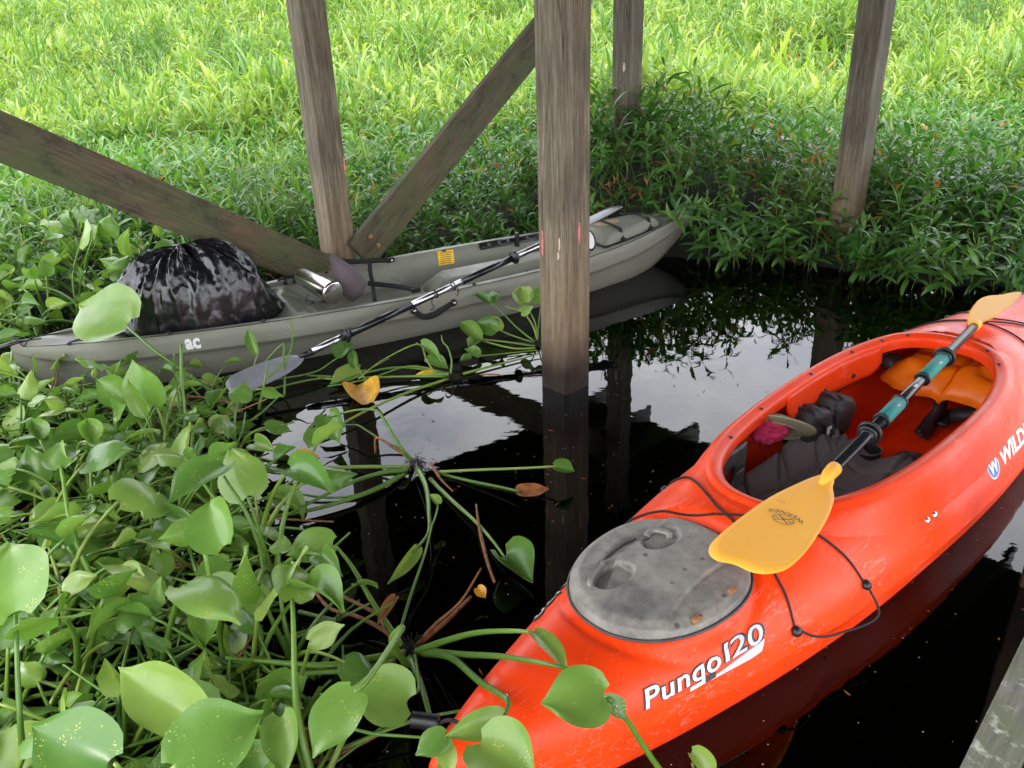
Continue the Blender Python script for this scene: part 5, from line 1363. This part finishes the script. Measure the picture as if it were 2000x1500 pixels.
custom_plant('big speckled hyacinth leaves at the lower left edge of the photo', (300, 1560, .0), [
    S((330, 1600, .0), (320, 1560, .18), (330, 1515, .33), (345, 1495, .36), r=(.009, .005), b=[B((345, 1500, .36), (512, 1395, .36), w=.92, fold=.28, arch=.5, n=(0, -.5, 1), s=21)]),
    S((290, 1600, .0), (270, 1540, .2), (225, 1492, .33), r=(.008, .004), b=[B((212, 1488, .33), (66, 1420, .36), w=.80, fold=.3, arch=.4, n=(.1, -.6, 1), s=5)]),
    S((420, 1600, .0), (400, 1500, .15), (390, 1420, .27), r=(.009, .005), b=[B((385, 1405, .28), (232, 1305, .32), w=.55, fold=.45, arch=.35, n=(0, -.7, 1), s=30)]),
    S((60, 1600, .0), (40, 1420, .25), (30, 1200, .42), r=(.008, .004), b=[B((30, 1195, .42), (20, 1062, .47), w=.85, fold=.2, arch=.5, n=(.3, -.9, .6), s=31)]),
    S((440, 1300, .05), (420, 1180, .22), (400, 1075, .35), r=(.009, .006), b=[B((440, 1065, .37), (412, 978, .42), w=.95, fold=.6, arch=.6, n=(0, -1, .5), s=33)]),
    S((520, 1100, .1), (480, 1000, .25), (437, 930, .33), r=(.007, .004), b=[B((438, 908, .345), (330, 985, .33), w=.62, fold=.45, arch=.4, n=(-.1, -.5, 1), s=35)]),
    S((550, 1600, .0), (560, 1500, .15), (548, 1420, .26), r=(.007, .004), b=[B((548, 1400, .27), (560, 1520, .24), w=.6, fold=.5, arch=.3, n=(0, -.5, 1), s=36)]),
    S((1080, 1600, .0), (1040, 1530, .2), (960, 1450, .30), r=(.006, .004), b=[B((938, 1450, .30), (1050, 1530, .30), w=.9, fold=.5, arch=.3, n=(0, -.3, 1), s=37)]),
    S((900, 1600, .0), (860, 1500, .22), (872, 1440, .30), r=(.005, .003), b=[B((872, 1438, .30), (812, 1475, .29), w=.8, fold=.3, arch=.3, n=(0, -.5, 1)), B((868, 1452, .29), (880, 1520, .26), w=.6, fold=.3, arch=.3, n=(.1, -.7, 1))]),
    S((1380, 1560, .0), (1360, 1520, .05), (1352, 1490, .09), r=(.004, .003), b=[B((1350, 1470, .10), (1392, 1520, .06), w=.8, fold=.9, arch=.7)]),
], roots=False)
custom_plant('leafless upright hyacinth stalks standing before the blade of the grey paddle', (500, 800, .0), [
    S((505, 800, .0), (512, 770, .06), (519, 735, .13), (524, 705, .18), r=(.008, .003)),
    S((555, 775, .0), (556, 740, .07), (554, 700, .14), (553, 672, .19), (520, 705, .12), (490, 745, .03), r=(.006, .004)),
    S((470, 790, .0), (510, 750, .07), (560, 700, .15), (572, 655, .22), (568, 628, .26), (590, 618, .27), r=(.005, .002)),
    S((430, 790, .0), (440, 740, .05), (470, 735, .06), (520, 742, .05), (610, 728, .04), (650, 705, .06), (665, 695, .08), r=(.005, .003), b=[B((662, 697, .08), (690, 672, .10), w=.7, fold=.5, arch=.9)]),
    S((480, 790, .0), (487, 750, .06), (500, 700, .14), (505, 690, .16), r=(.004, .002), b=[B((500, 690, .16), (485, 645, .24), w=.42, fold=.6, arch=.5, n=(.1, -1, .3))]),
    S((455, 800, .0), (500, 770, .03), (590, 745, .03), (640, 738, .02), r=(.006, .004)),
], roots=False)
# single loose leaves and sticks lying on the water
def loose(label, a, t, w, mat, name='fallen_leaf', z=.006, **k):
    base = at(a[0], a[1], z); tip = at(t[0], t[1], z+k.get('dz', 0)); d = tip-base
    v, f, uv = sheetleaf(d.length, w*d.length, k.get('fold', .25), k.get('arch', .2), rr.random()*50, 12, 9)
    rt = mk(name, [align(d, (0, 0, 1), V3((0, 0, 0))) @ p for p in v], f, mat, None, True, uv); rt.location = base; tag(rt, label, 'leaf'); return rt
loose('bright yellow orange hyacinth leaf floating between the green stalks', (716, 790), (694, 745), .85, yl, fold=.8, dz=.02)
loose('small yellow green withered leaf floating at the edge of the mat', (572, 902), (622, 880), .8, yl, fold=.5, arch=.6, dz=.02)
loose('brown leaf lying just below the water surface left of the nearest post', (1008, 990), (955, 975), .8, M['sunk_leaf'], z=-.02)
loose('brown leaf under the water beside its stalk left of the nearest post', (1010, 968), (1045, 985), 1.0, M['sunk_leaf'], z=-.02)
loose('green leaf drowned below the orange stern side', (1210, 1420), (1320, 1400), .7, M['sunk_leaf'], z=-.05)
loose('long thin brown leaf floating between root clump and post', (942, 732), (990, 731), .18, M['brown_stalk'], fold=.1)
loose('dark green sunken leaf beside the orange stern', (948, 1285), (960, 1225), .8, M['hy'], z=-.02)
def stick(label, pts, r, mat):
    p = [P3(q) for q in pts]; v, f, uv = tube(cat([q-p[0] for q in p], 4), r, 7); o = mk('dead_stalk', v, f, mat, None, True, uv); o.location = p[0]; tag(o, label, 'dead stalk')
stick('split brown reed stalk leaning in the dark water left of the stern hatch', [(930, 985, .05), (936, 1030, .03), (950, 1090, .015), (966, 1138, .0)], [.003, .006, .004], br)
stick('dark rotten stalk floating beside the mat above the bright leaves', [(600, 840, .006), (622, 815, .01), (635, 800, .012)], [.004, .006, .004], M['hystalk'])
stick('pale cut stalk end lying on the water right of the mat', [(640, 1150, .03), (700, 1180, .02), (750, 1205, .01)], [.005, .005, .006], br)
# tangle of older stalks and litter under the leaves
mb = MB(); mb2 = MB()
for k in range(1350):
    for _ in range(20):
        x = rr.uniform(-3.3, -.2); y = rr.uniform(.7, 3.55)
        if inpoly(x, y, PA): break
    a = rr.uniform(0, 6.28); L = rr.uniform(.12, .38); c = V3((x, y, rr.uniform(.0, .06)))
    d = V3((math.cos(a), math.sin(a), rr.uniform(-.1, .35))); sd_ = V3((-d.y, d.x, 0))*rr.uniform(-.15, .15)
    pts = [c, c+d*L*.5+sd_*L, c+d*L]
    v, f, uv = tube(cat(pts, 3), [rr.uniform(.004, .007), .003], 5, False); (mb2 if k % 13 == 0 else mb).add(v, f, uv)
tag(mb.build('stalk_tangle', M['hystalk'], None, uv=True), 'tangle of fallen green hyacinth stalks lying on the water under the leaves', 'stalk litter', kind='stuff')
tag(mb2.build('dead_stalk_tangle', br, None, uv=True), 'brown dead stalks strewn through the floating mat', 'stalk litter', kind='stuff')
mb = MB()
for k in range(750):
    x = rr.uniform(-1.0, 2.2); y = rr.uniform(1.0, 4.4); r_ = rr.uniform(.0006, .0019); v, f = disc(r_, 5, x, y); a = rr.uniform(0, 3.14)
    mb.add([V3((x+(p.x-x)*rr.uniform(.8, 1.6), p.y, .0015)) for p in v], f)
tag(mb.build('floating_specks', M['speck'], None, False), 'tiny pale specks of debris floating on the dark water', 'debris', kind='stuff')

mb = MB()
for k in range(260):
    x = rr.uniform(-1.0, 2.2); y = rr.uniform(1.0, 4.4)
    if noise.noise(V3((x*1.3, y*1.3, 4))) < -.05: continue
    a = rr.uniform(0, 6.28); L = rr.uniform(.004, .016); W = rr.uniform(.001, .004); d = V3((math.cos(a), math.sin(a), 0)); n_ = V3((-d.y, d.x, 0)); c = V3((x, y, .0025))
    mb.add([c-d*L, c+n_*W, c+d*L*.9+V3((0, 0, .001)), c-n_*W*.8], [(0, 1, 2, 3)])
tag(mb.build('floating_litter', M['brownleaf'], None, False), 'small brown and green plant scraps floating on the dark water', 'debris', kind='stuff')

# ------------------------------------------------------------------ the marsh weeds
def lance(L, W, droop, fold, seed, n=5):
    v = []; uv = []; x = z = 0
    for i in range(n+1):
        t = i/n; hw = W*.5*max(.03, math.sin(math.pi*min(1, (t*.96+.02))**.8))*(1.0 if t < .98 else .2)
        a = .5-droop*t*1.6; sd_ = .12*L*noise.noise(V3((t*1.5, seed, 0)))
        for u in (-1, 0, 1): v.append(V3((x, sd_+hw*u, z+abs(u)*hw*fold))); uv.append(((u+1)/2, t))
        x += math.cos(a)*L/n; z += math.sin(a)*L/n
    f = []
    for i in range(n):
        f += [(i*3, i*3+1, i*3+4, i*3+3), (i*3+1, i*3+2, i*3+5, i*3+4)]
    return v, f, uv
def weed(rr, H, nleaf, LL, WW, lean=.25, start=.25, r=.0028, up=0.0, brown=0):
    """returns stem (v,f,uv), list of (matrix, leaf args)"""
    az = rr.uniform(0, 6.28); pts = []; p = V3((0, 0, -.03))
    for i in range(9):
        pts.append(p.copy()); t = i/8; a = lean*(.4+t*1.2); w_ = .3*noise.noise(V3((t*2, az, 1)))
        p = p+V3((math.sin(a)*math.cos(az+w_), math.sin(a)*math.sin(az+w_), math.cos(a)))*H/8
    stem = tube(pts, [r, r*.8, r*.4], 4, False)
    lv = []
    for k in range(nleaf):
        t = start+(1-start)*(k+.5)/nleaf; i = min(7, int(t*8)); q = pts[i].lerp(pts[i+1], t*8-i)
        a = k*2.5+rr.uniform(-.6, .6); s = (1-.25*t)*rr.uniform(.7, 1.15)*(.55 if t > .95 else 1)
        m = Matrix.Translation(q) @ Matrix.Rotation(a, 4, 'Z') @ Matrix.Rotation(-up-rr.uniform(-.2, .5)-.7*max(0, t-.8)/.2, 4, 'Y') @ Matrix.Rotation(rr.uniform(-.5, .5), 4, 'X') @ Matrix.Scale(s, 4)
        lv.append((m, (LL*rr.uniform(.85, 1.15), WW*rr.uniform(.8, 1.2), rr.uniform(.4, 1.1), rr.uniform(.2, .6), rr.random()*40)))
    return stem, lv
def weed_mesh(name, rr, mats, brown=0, **k):
    stem, lv = weed(rr, **k); mb = MB(); mb.add(*stem); idx = [1]*len(stem[1])
    for m, a in lv:
        v, f, uv = lance(*a, n=4); mb.add([m @ p for p in v], f, uv); idx += [2 if rr.random() < brown else 0]*len(f)
    o = mk(name, mb.v, mb.f, mats, None, True, mb.uv, link=False)
    for p, i in zip(o.data.polygons, idx): p.material_index = i
    return o
def scatter(name, protos, pts, label, cat_):
    """one countless mass of plants: geometry nodes set the prototype plants on the points"""
    col = bpy.data.collections.new(name+'_kinds')
    for k, o in enumerate(protos): o.name = '%s_%02d' % (name, k); col.objects.link(o)
    me = bpy.data.meshes.new(name); me.from_pydata([p[0] for p in pts], [], [])
    for nm, ty in (('rot', 'FLOAT_VECTOR'), ('scl', 'FLOAT'), ('idx', 'INT')): me.attributes.new(nm, ty, 'POINT')
    me.attributes['rot'].data.foreach_set('vector', [c for p in pts for c in p[1]])
    me.attributes['scl'].data.foreach_set('value', [p[2] for p in pts]); me.attributes['idx'].data.foreach_set('value', [p[3] for p in pts])
    o = bpy.data.objects.new(name, me); C.objects.link(o)
    g = bpy.data.node_groups.new(name, 'GeometryNodeTree')
    g.interface.new_socket('Geometry', in_out='INPUT', socket_type='NodeSocketGeometry'); g.interface.new_socket('Geometry', in_out='OUTPUT', socket_type='NodeSocketGeometry')
    N = g.nodes; gi = N.new('NodeGroupInput'); go = N.new('NodeGroupOutput'); ip = N.new('GeometryNodeInstanceOnPoints'); ci = N.new('GeometryNodeCollectionInfo')
    mp_ = N.new('GeometryNodeMeshToPoints'); ci.inputs['Collection'].default_value = col; ci.inputs['Separate Children'].default_value = True; ci.inputs['Reset Children'].default_value = True
    ip.inputs['Pick Instance'].default_value = True
    def na(nm, ty):
        n_ = N.new('GeometryNodeInputNamedAttribute'); n_.data_type = ty; n_.inputs['Name'].default_value = nm; return [s for s in n_.outputs if s.enabled and s.name == 'Attribute'][0]
    er = N.new('FunctionNodeEulerToRotation')
    L_ = g.links.new
    L_(gi.outputs[0], mp_.inputs[0]); L_(mp_.outputs[0], ip.inputs['Points']); L_(ci.outputs[0], ip.inputs['Instance'])
    L_(na('idx', 'INT'), ip.inputs['Instance Index']); L_(na('rot', 'FLOAT_VECTOR'), er.inputs[0]); L_(er.outputs[0], ip.inputs['Rotation']); L_(na('scl', 'FLOAT'), ip.inputs['Scale'])
    L_(ip.outputs[0], go.inputs[0])
    md = o.modifiers.new('scatter', 'NODES'); md.node_group = g
    tag(o, label, cat_, kind='stuff'); return o
rw = random.Random(21)
near = [weed_mesh('w', rw, [M['lance'], M['wstem'], M['brownleaf']], .03, H=rw.uniform(.38, .60), nleaf=rw.randint(11, 15), LL=.185, WW=.038, lean=rw.uniform(.1, .5)) for k in range(10)]
near += [weed_mesh('w', rw, [M['blade_grass'], M['wstem'], M['brownleaf']], .02, H=rw.uniform(.35, .5), nleaf=9, LL=.30, WW=.024, lean=.3, up=.3) for k in range(4)]
near += [weed_mesh('w', rw, [M['brownleaf'], M['wstem'], M['brownleaf']], .5, H=.34, nleaf=8, LL=.10, WW=.03, lean=.4) for k in range(1)]
far = [weed_mesh('w', rw, [M['lance_far'], M['wstem'], M['brownleaf']], .015, H=rw.uniform(.45, .7), nleaf=rw.randint(12, 16), LL=.22, WW=.036, lean=rw.uniform(.1, .5), up=.35) for k in range(9)]
far += [weed_mesh('w', rw, [M['blade_grass'], M['wstem'], M['brownleaf']], .015, H=rw.uniform(.4, .6), nleaf=11, LL=.42, WW=.024, lean=.3, up=.5) for k in range(4)]
broad = [weed_mesh('w', rw, [M['broad'], M['wstem'], M['brownleaf']], .12, H=.35, nleaf=7, LL=.40, WW=.09, lean=.2, up=.75, start=.1) for k in range(4)]
gk_o = V3((-2.163, 3.185)); gk_x = V3((math.cos(R(30)), math.sin(R(30))))
def in_grey(x, y, m=0.0):
    dx, dy = x-gk_o.x, y-gk_o.y; s = dx*gk_x.x+dy*gk_x.y; t = -dx*gk_x.y+dy*gk_x.x
    return -.1 < s < LG+.05 and abs(t-YC) < itp(GW, max(0, min(LG, s)))+.05+m
def fp(x, y, rr_, tilt=.25, s=(.8, 1.2), idx=0):
    return ((x, y, max(-.02, ground_z(x, y)-.01)), (rr_.uniform(-tilt, tilt), rr_.uniform(-tilt, tilt), rr_.uniform(0, 6.28)), rr_.uniform(*s), idx)
pn = []
while len(pn) < 5200:
    y = 3.7+rw.random()**1.25*6.8; x = rw.uniform(-.78*y-.6, .78*y+.4)
    d = y-bank(x)
    if d < .02 or in_grey(x, y, .04): continue
    if any((x-a)**2+(y-b)**2 < .012 for a, b in ((2.12, 4.83), (-.985, 4.50))): continue
    if x < -1.7 and y < 5.2 and rw.random() < .6: continue
    g = noise.noise(V3((x*.8, y*.8, 7)))
    if g > .18 and rw.random() < .14: idx = 14
    elif x < -.6 and rw.random() < .45+g: idx = 10+rw.randint(0, 3)
    elif rw.random() < .12: idx = 10+rw.randint(0, 3)
    else: idx = rw.randint(0, 9)
    hgt = (.72+.42*sst(.0, .9, d))*(1+.45*noise.noise(V3((x*.7, y*.7, 2))))
    if -1.2 < x < .2 and y < 6.3: hgt *= .80
    hgt = min(hgt, 1.0)*(1+.08*math.exp(-((x-.95)/.75)**2-((y-5.55)/.55)**2))
    pn.append(fp(x, y, rw, .3 if d > .3 else .55, (hgt*.85, hgt*1.2), idx))
scatter('near_weeds', near, pn, 'dense dark green lance leaved weeds and grass covering the bank', 'marsh weeds')
pf_ = []
while len(pf_) < 16000:
    y = 8.6+rw.random()**1.3*36; x = rw.uniform(-.78*y-1, .78*y+1)
    sc_ = 1.1+.034*(y-8)
    idx = rw.randint(0, 8) if rw.random() < .72 else 9+rw.randint(0, 3)
    sc_ *= 1+.5*noise.noise(V3((x*.35, y*.35, 5)))
    pf_.append(fp(x, y, rw, .3, (sc_*.8, sc_*1.25), idx))
scatter('far_weeds', far, pf_, 'brightly lit yellow green weeds filling the marsh behind', 'marsh weeds')
pb_ = []
while len(pb_) < 150:
    x = rw.uniform(1.2, 9); y = rw.uniform(8.5, 16)
    if noise.noise(V3((x*.5, y*.5, 11))) > -.1: pb_.append(fp(x, y, rw, .2, (.9, 1.5), rw.randint(0, 3)))
scatter('broad_leaf_weeds', broad, pb_, 'patch of broad upright pickerel leaves in the marsh at the upper right', 'marsh weeds')

# the shoots one can pick out along the water's edge: plants with their own stem and leaves
LM = []
for k in range(8): v, f, uv = lance(.175, .036, .5+.07*k, .35, k*2.1, 6); LM.append(mesh_only('leaf', v, f, M['lance'], uv))
protos = []
for k in range(5):
    stem, lv = weed(rw, rw.uniform(.36, .55), rw.randint(11, 15), .13, .027, rw.uniform(.35, .8), .2, .003)
    protos.append((mesh_only('stem', stem[0], stem[1], M['wstem'], stem[2]), [(m, rw.choice(LM)) for m, a in lv]))
def edge_plant(x, y, z, label, group, tilt, az, s):
    label = ('short ' if s < .85 else 'tall ' if s > 1.02 else '')+('upright ' if tilt < .3 else 'leaning ' if tilt < .6 else 'drooping ')+label
    rt = empty('marsh_weed', (x, y, z), az); rt.rotation_euler = (0, tilt, az); rt.scale = (s, s, s); tag(rt, label, 'weed', group)
    me, lv = rw.choice(protos); o = bpy.data.objects.new('stem', me); C.objects.link(o); o.parent = rt
    for m, lm in lv:
        l = bpy.data.objects.new('leaf', lm); C.objects.link(l); l.parent = rt; l.matrix_local = m
for k in range(78):
    x = 1.02+k/77*2.5+rw.uniform(-.05, .05); y = bank(x)+rw.uniform(-.08, .16)
    if in_grey(x, y, .03): y += .15
    edge_plant(x, y, max(0, ground_z(x, y)), 'leafy weed hanging over the water '+spot(x, y, MARKE), 'edge weeds '+spot(x, y, MARKE), rw.uniform(.1, .8), R(-95+rw.uniform(-60, 60)), rw.uniform(.75, 1.15))
for k in range(22):
    x = -.70+k/21*1.75; y = max(bank(x)-.12, (4.33+.5*x)/.866+.03)+rw.uniform(0, .14)
    if in_grey(x, y, .02) or abs(x+.985) < .15: continue
    edge_plant(x, y, max(0, ground_z(x, y)), 'leafy weed on the bank '+spot(x, y, MARKG), 'bank weeds '+spot(x, y, MARKG), rw.uniform(.0, .4), rw.uniform(0, 6.28), rw.uniform(.6, .9))
# dark feathery shrubs rising at the top corners
def shrub(x, y, H, label):
    z = ground_z(x, y); rt = empty('marsh_shrub', (x, y, z)); tag(rt, label, 'shrub'); mb = MB(); ms_ = MB()
    for b in range(13):
        az = rw.uniform(0, 6.28); ln_ = rw.uniform(.1, .6); pts = [V3((0, 0, 0))]
        for i in range(1, 7): t = i/6; pts.append(V3((math.cos(az)*ln_*t*H*.8, math.sin(az)*ln_*t*H*.8, H*t*rw.uniform(.9, 1.0))))
        ms_.add(*tube(pts, [.012, .003], 5, False))
        for k in range(130):
            t = rw.uniform(.2, 1); i = min(5, int(t*6)); q = pts[i].lerp(pts[i+1], t*6-i)+V3((rw.gauss(0, .07), rw.gauss(0, .07), rw.gauss(0, .05)))
            v, f, uv = lance(rw.uniform(.06, .10), .014, rw.uniform(.2, 1), .3, k, 2)
            m = Matrix.Translation(q) @ Euler((rw.uniform(-1, 1), rw.uniform(-1.2, .6), rw.uniform(0, 6.28))).to_matrix().to_4x4(); mb.add([m @ p for p in v], f, uv)
    ms_.build('branches', M['wstem'], rt, uv=True); tag(mb.build('foliage', M['lance'], rt, uv=True), kind='stuff')
shrub(-5.6, 13.0, 1.5, 'dark feathery shrub at the top left of the marsh')
shrub(-4.3, 13.8, 1.2, 'smaller feathery shrub right of the dark one at the top left')
shrub(8.2, 14.5, 1.6, 'dark twiggy shrub at the top right of the marsh')
shrub(2.1, 19.5, 1.7, 'distant shrub at the top edge beyond the farthest post')
